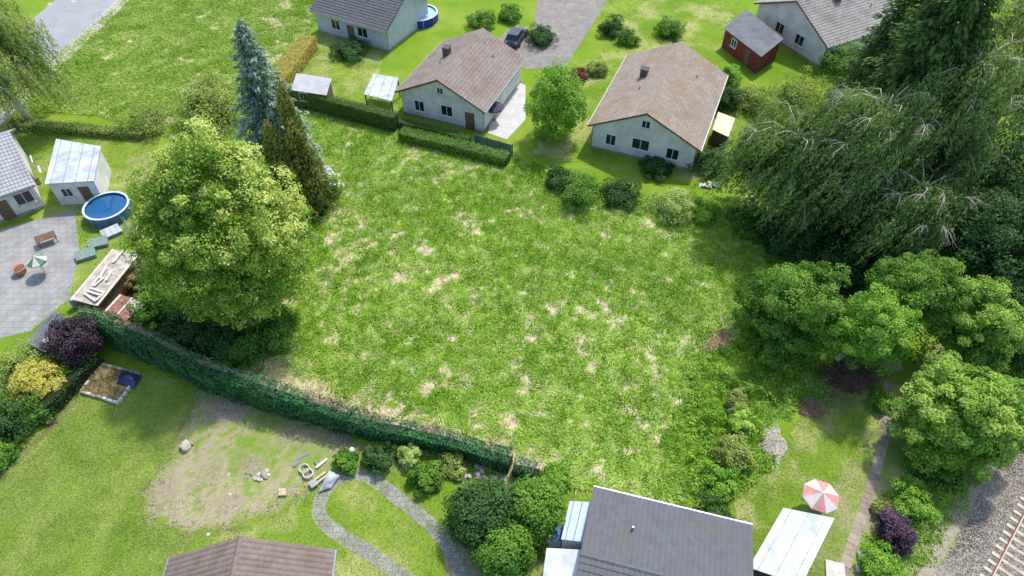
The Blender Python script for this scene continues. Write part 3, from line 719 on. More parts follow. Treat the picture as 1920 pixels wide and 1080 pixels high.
def column_conifer(name, label, xy, H, Rb, mat, seed, n=6500, group=None, cat='conifer'):
    """dense flame-shaped conifer made of upright plumes"""
    rng = np.random.default_rng(seed); t = thing(name, label, cat, xy, 0, group); L = Leaves()
    npl = 75
    for k in range(npl):
        f = (k + .5) / npl; z = H * (f ** 1.1) * 0.93; a = k * 2.39996 + rng.normal() * .2
        r = Rb * (1 - (z / H)) ** 0.75 * rng.uniform(0.62, 1.15); m = n // npl
        h = H * 0.15 * rng.uniform(0.6, 1.5); u = rng.random(m)
        pr = 0.5 * Rb * (0.35 + 0.65 * (1 - z / H)) * np.sin(np.clip(u * 0.85 + 0.15, 0, 1) * math.pi) ** 0.7
        aa = rng.uniform(0, 2 * math.pi, m)
        P = np.stack([r * math.cos(a) + pr * np.cos(aa), r * math.sin(a) + pr * np.sin(aa), z + h * u], -1)
        nv = np.stack([np.cos(aa) + math.cos(a) * .8, np.sin(aa) + math.sin(a) * .8, 0.5 + 0 * aa], -1) + rng.normal(scale=.35, size=(m, 3))
        L.add(P, nv, 0.26, 0.5, rng, rnd=np.clip(rng.normal(.5, .22) + (u - .5) * .5 + rng.normal(0, .15, m), 0, 1), axis=(0, 0, 1), axmix=0.6)
    L.V = [np.maximum(v, np.array([-1e9, -1e9, 0.01])) for v in L.V]
    MB().tube([(0, 0, -.1), (0, 0, H * .9)], [Rb * .14, 0.03], 7).build('trunk', M['bark'], t, smooth=True)
    MB().lathe([(Rb * .75, 0.1), (Rb * .8, H * .15), (Rb * .55, H * .5), (Rb * .1, H * .9)], 9).build('branches', M['hedgewood'], t)
    L.build('needles', mat, t)
    return t

def weeping_tree(name, label, xy, H, spread, mat, seed, nlimb=26, strands=26, cat='tree', lean=(0, 0), wind=(-0.25, -0.1), leaf=0.28, bark='palebark', group=None, hang=(1.2, 3.4), lp=13, twigs=True, low=0.25):
    """arching limbs from a few stems, with long leafy strands hanging from them"""
    rng = np.random.default_rng(seed); t = thing(name, label, cat, xy, 0, group); tr = MB(); br = MB(); L = Leaves()
    top = np.array([lean[0], lean[1], H * .93])
    tr.tube([(0, 0, -.1), top * .3 + rng.normal(scale=.2, size=3) * (1, 1, 0), top * .65, top], [.42, .32, .19, .05], 8)
    for k in range(nlimb):
        f = low + (0.95 - low) * (k / nlimb) ** 0.8; p0 = top * f; a = k * 2.39996 + rng.normal() * .25
        ln = spread * (1.02 - 0.62 * f) * rng.uniform(0.7, 1.2) + 0.4; d = np.array([math.cos(a), math.sin(a), 0])
        rise = ln * rng.uniform(0.35, 0.65)
        p1 = p0 + d * ln * .35 + np.array([0, 0, rise * .65]); p2 = p0 + d * ln * .72 + np.array([0, 0, rise]) ; p3 = p0 + d * ln * 1.05 + np.array([wind[0], wind[1], 0]) * 1.2 + np.array([0, 0, rise * .72])
        br.tube([p0, p1, p2, p3], [.11, .07, .04, .012], 5)
        pts = np.array([p0, p1, p2, p3])
        def on(s):
            s = s * 3; i = min(int(s), 2); return pts[i] + (pts[i + 1] - pts[i]) * (s - i)
        if twigs and rng.random() < .3:          # bare pale twig fan at the bough's end
            q0 = on(rng.uniform(.72, .9)) + np.array([0, 0, .12]); fa = math.atan2(d[1] + wind[1] * 1.5, d[0] + wind[0] * 1.5)
            for j in range(int(rng.integers(3, 8))):
                an = fa + rng.uniform(-.9, .9); tl = rng.uniform(.6, 2.1); dd = np.array([math.cos(an), math.sin(an), 0])
                q1 = q0 + dd * tl * .45 + np.array([0, 0, .22]); q2 = q0 + dd * tl * .8 + np.array([0, 0, .12]); q3 = q0 + dd * tl * 1.05 - np.array([0, 0, .3])
                br.tube([q0, q1, q2, q3], [.036, .028, .02, .008], 4, cap=False)
                for e_ in range(2):
                    e = unit(dd + rng.normal(scale=.55, size=3) * (1, 1, .4)); qq = q1 if e_ else q2; br.tube([qq, qq + e * tl * .4 - np.array([0, 0, .1])], [.018, .006], 3, cap=False)
        clump = rng.normal(.5, .22)
        for j in range(strands):
            s = rng.uniform(.25, 1.0); q = on(s) + rng.normal(scale=.55, size=3) * (1, 1, .25); hl = rng.uniform(*hang) * (0.6 + 0.5 * s)
            hl = min(hl, max(0.5, q[2] - 0.6)); m = int(lp * hl); u = rng.random(m)
            sway = np.array([wind[0], wind[1], 0]) * rng.uniform(.5, 1.4) + rng.normal(scale=.10, size=3) * (1, 1, 0)
            P = q + np.outer(u ** 1.3 * hl, sway) + np.outer(u * hl, (0, 0, -1.0)) + rng.normal(scale=.10, size=(m, 3))
            nv = d * .8 + np.array([0, 0, .55]) + rng.normal(scale=.5, size=(m, 3))
            L.add(P, nv, leaf, 0.34, rng, rnd=np.clip(clump + .45 * (0.5 - u) + rng.normal(0, .16, m), 0, 1), axis=sway - np.array([0, 0, 1.0]), axmix=.82)
    L.V = [np.maximum(v, np.array([-1e9, -1e9, 0.02])) for v in L.V]
    tr.build('trunk', M[bark], t, smooth=True); br.build('limbs', M['limb'] if bark == 'palebark' else M[bark], t, smooth=True); L.build('crown', mat, t)
    return t

# ------------------------------------------------------------------ leaf materials
LM = {
 'lime': mat_leaf('lime_leaf', '#4c7a1a', '#cdd07e', 0.3, 0.10, cm='#90aa3a'),
 'willow': mat_leaf('birch_leaf_light', '#5b7a30', '#a6b266', 0.3, 0.2),
 'birch': mat_leaf('birch_leaf_dark', '#3a5c26', '#90a65c', 0.3, 0.2),
 'larch': mat_leaf('larch_needle', '#4f6c2a', '#9aa852', 0.3, 0.2),
 'spruceblue': mat_leaf('blue_spruce_needle', '#3a5a40', '#a0b29a', 0.1, 0.3, cm='#65856a'),
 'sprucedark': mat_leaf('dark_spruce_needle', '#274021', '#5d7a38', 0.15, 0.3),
 'thuja': mat_leaf('olive_cypress', '#4c5a1f', '#aaa654', 0.2, 0.5, cm='#788036'),
 'thujahedge': mat_leaf('thuja_hedge_leaf', '#1f4a2a', '#4f8a45', 0.15, 0.8, cm='#2f653a'),
 'clipped': mat_leaf('clipped_hedge_leaf', '#39521c', '#70853a', 0.2, 0.6),
 'clipgreen': mat_leaf('clipped_green_leaf', '#426e1c', '#86a83e', 0.25, 0.6, cm='#608c2a'),
 'bright': mat_leaf('bright_leaf', '#4f8320', '#96b848', 0.32, 0.3, cm='#709f31'),
 'nettle': mat_leaf('nettle_leaf', '#5f8f22', '#b2cc62', 0.32, 0.5, cm='#86ad3a'),
 'mid': mat_leaf('mid_leaf', '#3c6a1e', '#7ea03c', 0.3, 0.3, cm='#568529'),
 'walnut': mat_leaf('broad_bright_leaf', '#548326', '#a5bb56', 0.3, 0.3, cm='#7ba23a'),
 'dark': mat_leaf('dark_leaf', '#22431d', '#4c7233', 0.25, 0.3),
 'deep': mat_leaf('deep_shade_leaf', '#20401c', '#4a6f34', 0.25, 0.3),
 'oliveleaf': mat_leaf('olive_leaf', '#66802f', '#a8b460', 0.3, 0.3),
 'goldtop': mat_leaf('golden_hedge_leaf', '#9a9440', '#ccba66', 0.2, 0.6, cm='#b0a752'),
 'yellow': mat_leaf('golden_conifer_leaf', '#a09a3a', '#d2cd78', 0.25, 0.6, cm='#b8b24a'),
 'purple': mat_leaf('purple_leaf', '#241a24', '#5f4b56', 0.2, 0.5, cm='#3a2b37'),
 'violet': mat_leaf('barberry_leaf', '#2b1c28', '#6b5264', 0.2, 0.6, cm='#453243'),
 'brown': mat_leaf('brownish_leaf', '#4f4a26', '#8f8058', 0.2, 0.6),
 'pale': mat_leaf('pale_leaf', '#7a9a3f', '#bfca7d', 0.3, 0.5),
 'red': mat_leaf('red_leaf', '#5a2f2a', '#96584a', 0.25, 0.6),
 'white': mat_leaf('white_blossom', '#d8d6cb', '#f7f6ef', 0.2, 0.6),
 'deadwood': mat_leaf('dead_hedge_wood', '#665a48', '#a89c88', 0.0, 0.8, cm='#857863'),
 'straw': mat_leaf('straw', '#958c7c', '#d2ccbe', 0.1, 0.8),
 'brush': mat_leaf('brushwood', '#77634a', '#b8a27c', 0.05, 0.8),
 'litter2': mat_leaf('dry_cuttings', '#6d5646', '#a88e78', 0.05, 0.8),
 'litter': mat_leaf('leaf_litter', '#4a3a30', '#8d7663', 0.05, 0.8),
}

# ------------------------------------------------------------------ trees on the left
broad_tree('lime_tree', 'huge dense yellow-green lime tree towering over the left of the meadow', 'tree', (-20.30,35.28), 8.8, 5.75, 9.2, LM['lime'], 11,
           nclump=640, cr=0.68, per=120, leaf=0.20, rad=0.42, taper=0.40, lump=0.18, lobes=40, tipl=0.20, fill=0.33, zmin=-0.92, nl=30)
spruce('blue_spruce', 'tall silver-blue spruce rising behind the lime tree', (-21.92,52.77), 15.8, 4.3, LM['spruceblue'], 12, levels=36, dens=1.25)
column_conifer('cypress', 'taller olive-brown cypress leaning against the blue spruce', (-18.08,47.32), 12.0, 1.55, LM['thuja'], 13, n=11000, group='olive cypresses behind the lime tree')
column_conifer('cypress', 'shorter olive-brown cypress squeezed between lime tree and taller cypress', (-19.62,46.16), 9.6, 1.6, LM['thuja'], 14, n=9500, group='olive cypresses behind the lime tree')
weeping_tree('weeping_birch', 'light green weeping birch beside the grey road', (-51.03,61.57), 13.5, 6.6, LM['willow'], 15, nlimb=30, strands=50, wind=(0.15, -0.05), lp=13, hang=(1.5, 3.8))
shrub('bush', 'loose olive-green bush left of the blue spruce', 'bush', (-31.91,62.29), 3.0, 2.4, LM['oliveleaf'], 16, nclump=110, per=95, leaf=0.2)
shrub('bush', 'low olive bush at the field edge above the lime tree', 'bush', (-37.29,60.38), 2.6, 1.3, LM['oliveleaf'], 17, nclump=50, per=60)
shrub('flowering_shrub', 'dark shrub with white blossom at the meadow edge beside the cypress', 'shrub', (-16.89,49.48), 0.95, 1.6, LM['mid'], 18, ry=1.1, nclump=45, per=70, leaf=0.14, flowers=(LM['white'], 34, 0.13, (0.3, 0.5, 1.2)))
for i, (xy, rx, rz, mt, lab) in enumerate((
    ((-30.93,37.97), 1.0, 1.2, 'brown', 'brownish shrub growing over the plank-strewn shed roof'),
    ((-29.17,38.43), 1.3, 1.4, 'mid', 'green shrub between the corrugated shed and the lime tree'),
    ((-28.13,33.46), 1.1, 1.3, 'mid', 'small leafy bush hanging over the rusty roof'),
    ((-27.64,35.25), 1.9, 1.7, 'mid', 'green undergrowth bush behind the rusty-roofed hut'),
    ((-25.34,32.96), 2.0, 1.6, 'dark', 'dark undergrowth bush between thuja hedge and lime trunk'),
    ((-22.24,31.34), 2.0, 1.3, 'dark', 'dark low bush under the front of the lime tree'),
    ((-20.19,30.82), 1.7, 1.0, 'mid', 'low green bush at the meadow corner behind the hedge'),
    ((-18.37,33.21), 1.8, 0.9, 'mid', 'low spreading bush at the right foot of the lime tree'))):
    shrub('bush', lab, 'bush', xy, rx, rz, LM[mt], 30 + i, nclump=60, per=85, leaf=0.17)

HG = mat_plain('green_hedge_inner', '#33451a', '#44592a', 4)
# ------------------------------------------------------------------ clipped hedges
fb = [np.array(q) for q in ((-32.80,32.27), (-31.60,32.06), (-26.54,29.80), (-22.98,27.86), (-18.24,26.19), (-14.44,24.93), (-11.33,23.96), (-7.86,23.26), (-4.70,22.50), (-0.35,21.02))]
fb = [q + np.array([0.2, 0.62]) for q in fb]
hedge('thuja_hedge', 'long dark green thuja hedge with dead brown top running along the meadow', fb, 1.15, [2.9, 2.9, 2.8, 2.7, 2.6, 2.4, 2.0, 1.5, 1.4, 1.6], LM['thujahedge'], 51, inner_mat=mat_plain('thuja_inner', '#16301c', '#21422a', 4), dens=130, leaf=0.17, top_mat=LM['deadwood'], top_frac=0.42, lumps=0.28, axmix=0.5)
fb = [np.array(q) + np.array([0, 0.5]) for q in ((0.14,20.86), (1.69,20.52))]
hedge('thuja_hedge', 'short last piece of thuja hedge beyond the gap', fb, 1.0, [1.5, 1.0], LM['thujahedge'], 52, dens=85, leaf=0.16, top_mat=LM['deadwood'], top_frac=0.5, lumps=0.25, axmix=0.5)
hedge('golden_hedge', 'wide flat-topped golden hedge at the field edge beside the slate house', [(-24.46,77.21), (-26.35,65.33)], 2.1, 1.5, LM['goldtop'], 53, dens=150, leaf=0.14, lumps=0.08, inner_mat=mat_plain('golden_hedge_inner', '#7d7436', '#948a46', 4))
hedge('clipped_hedge', 'tall square-cut hedge behind the far left meadow corner', [(-24.33,65.29), (-12.04,60.10)], 1.05, 1.9, LM['clipped'], 54, inner_mat=HG, dens=150, leaf=0.13, lumps=0.08)
hedge('low_hedge', 'low wide hedge stepping down beside the tall square-cut hedge', [(-11.37,58.61), (-0.42,54.36)], 1.35, 1.1, LM['clipgreen'], 55, inner_mat=HG, dens=150, leaf=0.13, lumps=0.12)
hedge('inner_hedge', 'narrow clipped hedge behind the low wide hedge', [(-11.58,60.45), (-4.33,57.47)], 0.9, 1.0, LM['clipped'], 56, inner_mat=HG, dens=140, leaf=0.13, lumps=0.1)
hedge('shrub_hedge', 'dark evergreen hedge strip running up to the purple plum tree', [(-32.89,25.62), (-31.07,30.33)], 1.3, 1.4, LM['dark'], 57, dens=70, leaf=0.17, lumps=0.5)
hedge('boundary_hedge', 'low olive boundary hedge behind the pale roofed left house', [(-52.48,60.60), (-37.84,58.71)], 1.2, 0.8, LM['oliveleaf'], 58, dens=120, leaf=0.17, lumps=0.12, inner_mat=HG)

# ------------------------------------------------------------------ garden shrubs, lower left
broad_tree('plum_tree', 'dark purple-leaved plum tree at the corner of the thuja hedge', 'tree', (-32.22,30.73), 2.2, 1.55, 1.6, LM['purple'], 61, nclump=80, cr=0.55, per=75, leaf=0.17, rad=0.12, h0=2.2, nl=10)
shrub('golden_conifer', 'round golden-yellow conifer bush left of the raised bed', 'bush', (-33.85,27.61), 1.5, 1.45, LM['yellow'], 62, flat_lobes=False, nclump=230, cr=0.36, per=75, leaf=0.15, lump=0.07, core=0.4)
for i, (xy, rx, rz, mt, lab) in enumerate((
    ((-35.73,29.50), 2.1, 1.3, 'oliveleaf', 'feathery light green shrub behind the golden bush'),
    ((-33.55,29.64), 1.4, 1.4, 'mid', 'green shrub between golden bush and purple plum tree'),
    ((-33.63,25.84), 1.25, 1.2, 'mid', 'rounded green shrub in front of the golden bush'),
    ((-34.67,24.53), 1.6, 1.5, 'dark', 'dark green shrub on the left edge below the golden bush'),
    ((-34.42,22.26), 1.3, 1.1, 'mid', 'green shrub cut by the frame beside the lawn edge'))):
    shrub('bush', lab, 'bush', xy, rx, rz, LM[mt], 63 + i, nclump=70, per=80, leaf=0.15)

# ------------------------------------------------------------------ weeping trees and dark wood on the right
weeping_tree('weeping_birch', 'leftmost dark weeping birch leaning over the meadow corner', (23.64,46.21), 10.5, 5.4, LM['birch'], 71, nlimb=34, strands=62, lean=(-0.6, 0), wind=(-0.45, -0.1), lp=12, group=None)
weeping_tree('weeping_birch', 'middle weeping birch with pale bare branch tips', (28.76,45.31), 14.5, 5.8, LM['birch'], 72, nlimb=40, strands=56, wind=(-0.45, -0.1), lp=11)
weeping_tree('weeping_birch', 'tall weeping birch in front of the dark spruce', (35.10,47.20), 17.5, 5.8, LM['birch'], 73, nlimb=46, strands=56, wind=(-0.4, -0.1), lp=11)
weeping_tree('weeping_birch', 'lower weeping birch above the round-crowned trees', (32.11,41.36), 9.0, 5.0, LM['birch'], 74, nlimb=32, strands=62, wind=(-0.35, -0.1), lp=11)
spruce('spruce', 'big dark spruce at the top right corner', (33.65,49.79), 27.0, 7.0, LM['sprucedark'], 75, levels=46, droop=0.4, spray=0.6, hang=0.35, dens=1.3, z0=0.12)
spruce('spruce', 'second dark spruce behind the pale tiled roof corner', (37.82,62.88), 18.0, 5.0, LM['sprucedark'], 76, levels=32, droop=0.4, spray=0.5, hang=0.3, dens=1.1, z0=0.12)
weeping_tree('larch', 'yellow-green drooping larch on the right edge', (46.98,56.73), 16.0, 6.5, LM['larch'], 77, nlimb=46, strands=34, wind=(0.2, -0.1), bark='greybark', lp=11)
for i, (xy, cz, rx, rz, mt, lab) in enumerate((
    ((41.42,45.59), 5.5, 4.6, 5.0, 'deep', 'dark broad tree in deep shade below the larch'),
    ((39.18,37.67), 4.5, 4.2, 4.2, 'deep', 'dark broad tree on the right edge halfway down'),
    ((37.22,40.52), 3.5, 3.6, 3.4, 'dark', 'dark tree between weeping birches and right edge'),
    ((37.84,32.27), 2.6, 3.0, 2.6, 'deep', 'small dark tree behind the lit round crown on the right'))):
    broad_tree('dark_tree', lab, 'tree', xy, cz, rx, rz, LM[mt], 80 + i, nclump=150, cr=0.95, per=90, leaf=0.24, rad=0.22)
for i, (xy, rx, rz, mt, lab) in enumerate((
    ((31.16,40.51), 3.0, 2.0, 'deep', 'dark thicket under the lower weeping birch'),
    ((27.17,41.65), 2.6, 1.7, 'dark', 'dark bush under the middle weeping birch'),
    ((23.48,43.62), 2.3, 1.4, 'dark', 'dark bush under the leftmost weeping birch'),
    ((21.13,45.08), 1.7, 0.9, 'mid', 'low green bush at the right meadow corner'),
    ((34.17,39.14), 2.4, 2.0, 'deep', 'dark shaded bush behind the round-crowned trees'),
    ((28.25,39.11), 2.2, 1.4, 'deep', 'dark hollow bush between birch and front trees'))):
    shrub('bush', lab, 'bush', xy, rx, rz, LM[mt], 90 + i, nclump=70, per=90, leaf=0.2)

# ------------------------------------------------------------------ round-crowned trees, lower right
for i, (xy, cz, rx, rz, mt, lab, ncl, lf) in enumerate((
    ((20.80,32.63), 3.4, 4.0, 3.7, 'mid', 'broad mid-green tree at the right edge of the meadow', 190, 0.24),
    ((25.35,29.76), 4.6, 2.9, 3.6, 'bright', 'yellow-green tree above the brown leaf heap', 130, 0.22),
    ((29.02,32.36), 5.2, 3.3, 3.8, 'mid', 'tall mid-green tree behind the yellow-green one', 150, 0.22),
    ((32.70,30.18), 4.8, 3.1, 3.2, 'walnut', 'light green round tree near the right edge', 140, 0.27),
    ((28.87,23.40), 3.3, 4.0, 3.5, 'walnut', 'large bright round tree between footpath and railway', 230, 0.29))):
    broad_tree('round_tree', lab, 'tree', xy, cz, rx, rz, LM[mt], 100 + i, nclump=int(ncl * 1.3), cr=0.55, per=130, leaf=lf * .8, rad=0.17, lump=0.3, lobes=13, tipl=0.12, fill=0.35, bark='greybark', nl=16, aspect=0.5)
for i, (xy, rx, rz, mt, lab) in enumerate((
    ((25.49,18.93), 1.15, 1.05, 'bright', 'yellow-green bush between footpath and railway'),
    ((23.57,16.93), 1.1, 1.1, 'violet', 'dark violet barberry bush beside the footpath'),
    ((21.86,14.84), 1.25, 1.0, 'bright', 'fresh green round bush below the violet bush'),
    ((26.39,26.65), 0.8, 0.8, 'mid', 'small green bush at the far end of the footpath'),
    ((28.10,21.21), 1.3, 0.8, 'mid', 'low green shrub at the foot of the large round tree'),
    ((23.82,18.60), 0.6, 0.5, 'oliveleaf', 'low olive shrub beside the footpath bend'),
    ((36.74,27.95), 1.8, 1.1, 'mid', 'green bush on the right edge above the ballast'),
    ((16.10,26.47), 0.75, 0.8, 'oliveleaf', 'upper olive sapling in the nettle scrub'),
    ((15.78,24.68), 0.75, 0.9, 'nettle', 'middle sapling standing up from the nettle scrub'),
    ((14.86,22.26), 1.2, 1.1, 'oliveleaf', 'wide sapling clump in the lower nettle scrub'),
    ((13.78,20.27), 1.1, 0.8, 'bright', 'lowest bushy sapling at the scrub edge'),
    ((2.98,20.82), 1.0, 0.6, 'bright', 'small bright bush past the end of the thuja hedge'),
    ((6.42,49.27), 2.3, 1.5, 'mid', 'broad green bush on the far meadow edge left of the others'),
    ((4.65,51.21), 1.3, 1.1, 'dark', 'dark small bush touching the broad green bush'),
    ((10.29,48.99), 1.8, 1.0, 'dark', 'low dark bush between the two bigger far-edge bushes'),
    ((14.86,47.20), 1.9, 1.5, 'pale', 'pale leafed bush on the far meadow edge'),
    ((17.68,46.66), 1.5, 0.8, 'bright', 'low light bush right of the pale bush'))):
    shrub('bush', lab, 'bush', xy, rx, rz, LM[mt], 110 + i, nclump=65, per=75, leaf=0.15)

# bare grey dead branch sticking out of the trees
db = thing('dead_branch', 'bare grey dead branches sticking out of the trees above the railway', 'branch', (36.44,30.64)); rng = np.random.default_rng(5); mb = MB()
for k in range(26):
    a = rng.uniform(-0.7, 0.9); l = rng.uniform(1.0, 2.6); p = np.array([0.1 * rng.normal(), 0.1 * rng.normal(), 0.0]); q = p + np.array([math.cos(a) * l, math.sin(a) * l, rng.uniform(.3, 1.6)])
    m_ = (p + q) / 2 + np.array([0, 0, .25]); mb.tube([p, m_, q], [.03, .02, .006], 4)
    e = q - m_; mb.tube([m_, m_ + e * .7 + rng.normal(scale=.25, size=3)], [.015, .005], 4)
mb.build('twigs', M['twig'], db)

# ------------------------------------------------------------------ garden plants round the houses
broad_tree('garden_tree', 'upright green tree standing between the two pale gabled houses', 'tree', (4.48,58.70), 4.2, 2.5, 3.9, LM['bright'], 130, nclump=150, cr=0.75, per=90, leaf=0.2, rad=0.15, taper=0.35, zmin=-0.95)
for i, (xy, rx, rz, mt, lab) in enumerate((
    ((7.55,69.76), 1.0, 0.9, 'red', 'small red-leaved shrub beside the upright garden tree'),
    ((9.91,71.26), 1.1, 0.9, 'oliveleaf', 'yellow-green shrub at the tan house corner'),
    ((12.52,80.56), 1.6, 1.3, 'dark', 'dark shrub beside the driveway'),
    ((14.14,78.28), 1.3, 1.0, 'mid', 'green shrub behind the tan roofed house'),
    ((19.56,80.02), 1.5, 1.3, 'mid', 'round shrub on the back lawn left of the red shed'),
    ((3.78,78.88), 1.8, 1.2, 'dark', 'dark bush beside the parked car'),
    ((0.00,84.37), 1.4, 1.0, 'mid', 'green bush right of the blue pool'),
    ((-3.69,82.75), 1.6, 1.0, 'mid', 'green bush behind the brown-roofed house'),
    ((25.01,69.54), 1.4, 1.1, 'bright', 'bright shrub below the red shed'),
    ((23.43,64.56), 1.7, 1.5, 'deep', 'dark shrub against the right wall of the tan roofed house'),
    ((19.61,53.40), 1.7, 1.4, 'deep', 'dark green shrub at the near corner of the tan roofed house'),
    ((26.36,64.40), 2.6, 1.4, 'oliveleaf', 'olive bush left of the weeping birches'),
    ((31.23,65.65), 2.8, 1.7, 'oliveleaf', 'olive bush in front of the grey roofed house'),
    ((37.75,71.84), 2.8, 2.0, 'mid', 'green bush by the end wall of the grey roofed house'),
    ((-19.34,75.40), 2.2, 0.9, 'dark', 'dark bush along the slate house wall'),
    ((14.24,53.22), 1.5, 0.6, 'dark', 'low dark bush below the white gable'),
    ((-5.58,20.72), 0.9, 0.8, 'mid', 'green shrub between hedge and looping garden path'),
    ((-8.68,22.06), 0.9, 0.8, 'dark', 'dark green shrub beside the white garden lamp'),
    ((-6.94,22.14), 0.7, 0.8, 'pale', 'lemon-green shrub at the foot of the thuja hedge'),
    ((-11.04,21.93), 0.75, 0.6, 'mid', 'leafy patch beside the pile of white sheets'),
    ((-3.90,21.62), 0.8, 0.5, 'oliveleaf', 'low yellow-green shrub beside the pale rubble'),
    ((1.31,16.84), 1.0, 0.9, 'mid', 'small shrub left of the blue lean-to'),
    ((12.77,17.68), 1.4, 1.0, 'dark', 'dark shrub behind the dark grey roof'))):
    shrub('bush', lab, 'bush', xy, rx, rz, LM[mt], 140 + i, nclump=60, per=75, leaf=0.16)
broad_tree('garden_tree', 'dark green bushy tree left of the lighter one below the hedge end', 'tree', (-1.79,17.69), 1.8, 1.7, 1.6, LM['dark'], 171, nclump=120, cr=0.7, per=90, leaf=0.19, rad=0.14)
broad_tree('garden_tree', 'lighter green bushy tree beside the blue lean-to roof', 'tree', (1.41,17.93), 1.8, 1.5, 1.6, LM['mid'], 172, nclump=120, cr=0.65, per=90, leaf=0.18, rad=0.14)
broad_tree('garden_tree', 'green tree at the bottom between path and white annex', 'tree', (-0.38,15.24), 1.6, 1.3, 1.5, LM['mid'], 173, nclump=90, cr=0.6, per=90, leaf=0.18, rad=0.12)

# ------------------------------------------------------------------ nettle scrub and verge growth (uncountable)
def scrub(name, label, cat, poly, n, mat, seed, hmin, hmax, leaf, freq=0.9):
    rng = np.random.default_rng(seed); q = poly_points(rng, poly, n); q = q + np.stack([fbm(q[:, 0] * .8, q[:, 1] * .8, 3) - .5, fbm(q[:, 0] * .8 + 40, q[:, 1] * .8, 3) - .5], -1) * 2.2 + rng.normal(0, .15, q.shape); f = fbm(q[:, 0] * freq + seed, q[:, 1] * freq, 4, .6)
    h = hmin + (hmax - hmin) * sstep(.3, .75, f); h = h * (0.25 + 0.75 * sstep(0.0, 1.6, segdist(q[:, 0], q[:, 1], list(poly) + [poly[0]]))); z = 0.03 + h * rng.random(n) ** 0.45
    c0 = q.mean(0); P = np.concatenate([q - c0, z[:, None]], 1); L = Leaves()
    e = 0.15; gx_ = (fbm((q[:, 0] + e) * freq + seed, q[:, 1] * freq, 4, .6) - f) / e; gy_ = (fbm(q[:, 0] * freq + seed, (q[:, 1] + e) * freq, 4, .6) - f) / e
    nv = np.stack([-gx_ * 1.5, -gy_ * 1.5, np.full(n, .9)], -1) + rng.normal(scale=.45, size=(n, 3))
    L.add(P, nv, leaf, .6, rng, rnd=np.clip(.15 + .6 * f + rng.normal(0, .2, n), 0, 1))
    o = L.build(name, mat, None, (c0[0], c0[1], 0)); return tag(o, label, cat, kind='stuff')
SCRUB = [(12.70,29.27), (15.11,31.50), (19.10,32.79), (23.87,30.74), (22.45,27.40), (18.59,25.18), (16.75,21.51), (13.21,18.98), (10.74,19.63), (10.39,23.10), (12.04,26.50)]
scrub('nettle_scrub', 'dense bright green nettle scrub at the right meadow edge', 'scrub', SCRUB, 34000, LM['nettle'], 201, .08, .95, .16, 1.3)
scrub('ivy_undergrowth', 'shaded undergrowth below the round-crowned trees', 'undergrowth', [(19.16,36.65), (27.87,36.65), (24.36,29.76), (17.92,31.24)], 14000, LM['nettle'], 202, .1, .7, .17)
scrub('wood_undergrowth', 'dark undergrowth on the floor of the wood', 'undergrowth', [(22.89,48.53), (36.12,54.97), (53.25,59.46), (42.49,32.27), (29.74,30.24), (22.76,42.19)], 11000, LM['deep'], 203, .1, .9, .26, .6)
scrub('verge_weeds', 'weeds on the verge between footpath garden and railway', 'weeds', [tp(-5, -2.9), tp(-5, -5.6), tp(3, -6.0), tp(9, -5.2), tp(16, -4.5), tp(16, -2.7)], 15000, LM['nettle'], 204, .03, .5, .14, 1.3)
scrub('meadow_edge_weeds', 'tall weeds along the far meadow edge', 'weeds', [(0.00,54.97), (7.22,52.05), (13.52,49.14), (21.89,48.53), (21.38,46.32), (13.69,46.90), (6.94,48.15), (0.00,52.46)], 17000, LM['nettle'], 205, .15, 1.1, .17, 0.8)
scrub('hedge_foot_weeds', 'weeds in the strip between lime tree and thuja hedge', 'weeds', [(-32.86,36.07), (-28.74,36.65), (-17.92,31.24), (-19.17,29.76), (-26.16,32.79), (-31.77,34.40)], 8000, LM['mid'], 206, .1, .7, .17, 1.0)

# ------------------------------------------------------------------ meadow grass
M['blade'] = mat_blade('meadow_blade', '#689a1c', '#9cc436', '#d4e484', '#e0d4b0')
M['fieldblade'] = mat_blade('field_blade', '#6c9a20', '#98bb3a', '#cfda84', '#d8cca4')
rr = random.Random(4)
tufts = [blade_mesh('grass_tuft_%d' % i, rr, 11, 0.26, 0.24, 1.3, 0.06, M['blade']) for i in range(3)]
tufts += [blade_mesh('grass_lying_%d' % i, rr, 11, 0.34, 0.22, 0.5, 0.05, M['blade'], wind=(1.5, 0.25)) for i in range(2)]
rng = np.random.default_rng(8); q = poly_points(rng, MEADOW, 42000); at = meadow_attr(q[:, 0], q[:, 1])
keep = rng.random(len(q)) > at['dry'] * 0.9; q = q[keep]; dry = at['dry'][keep] * 0.9
lay = fbm(q[:, 0] * 0.16 + 3, q[:, 1] * 0.16, 3)
rz = (fbm(q[:, 0] * 0.07, q[:, 1] * 0.07 + 8, 2) - 0.5) * 5 + rng.normal(0, 0.35, len(q)) + np.where(rng.random(len(q)) < 0.25, rng.uniform(0, 6, len(q)), 0)
tint = np.clip(0.30 + 0.5 * (fbm(q[:, 0] * 0.13, q[:, 1] * 0.2 + 44, 3) - .5) + 1.0 * (fbm(q[:, 0] * 1.3, q[:, 1] * 1.3 + 2, 4, .7) - .5) + rng.normal(0, 0.16, len(q)), 0, 0.95)
scl = rng.uniform(0.65, 1.25, len(q)) * (0.7 + 0.6 * fbm(q[:, 0] * 0.4, q[:, 1] * 0.4 + 31, 3))
scatter('meadow_grass', 'long windblown grass covering the meadow', 'grass', np.stack([q[:, 0], q[:, 1], np.full(len(q), 0.05)], -1), rz, scl, tint, dry, tufts)
ft = [blade_mesh('field_tuft_%d' % i, rr, 11, 0.26, 0.3, 1.3, 0.07, M['fieldblade']) for i in range(3)]
q = poly_points(rng, FIELD, 30000); q = q[(q[:, 1] < 100)]; at = field_attr(q[:, 0], q[:, 1]); keep = rng.random(len(q)) > at['dry'] * 0.8; q = q[keep]
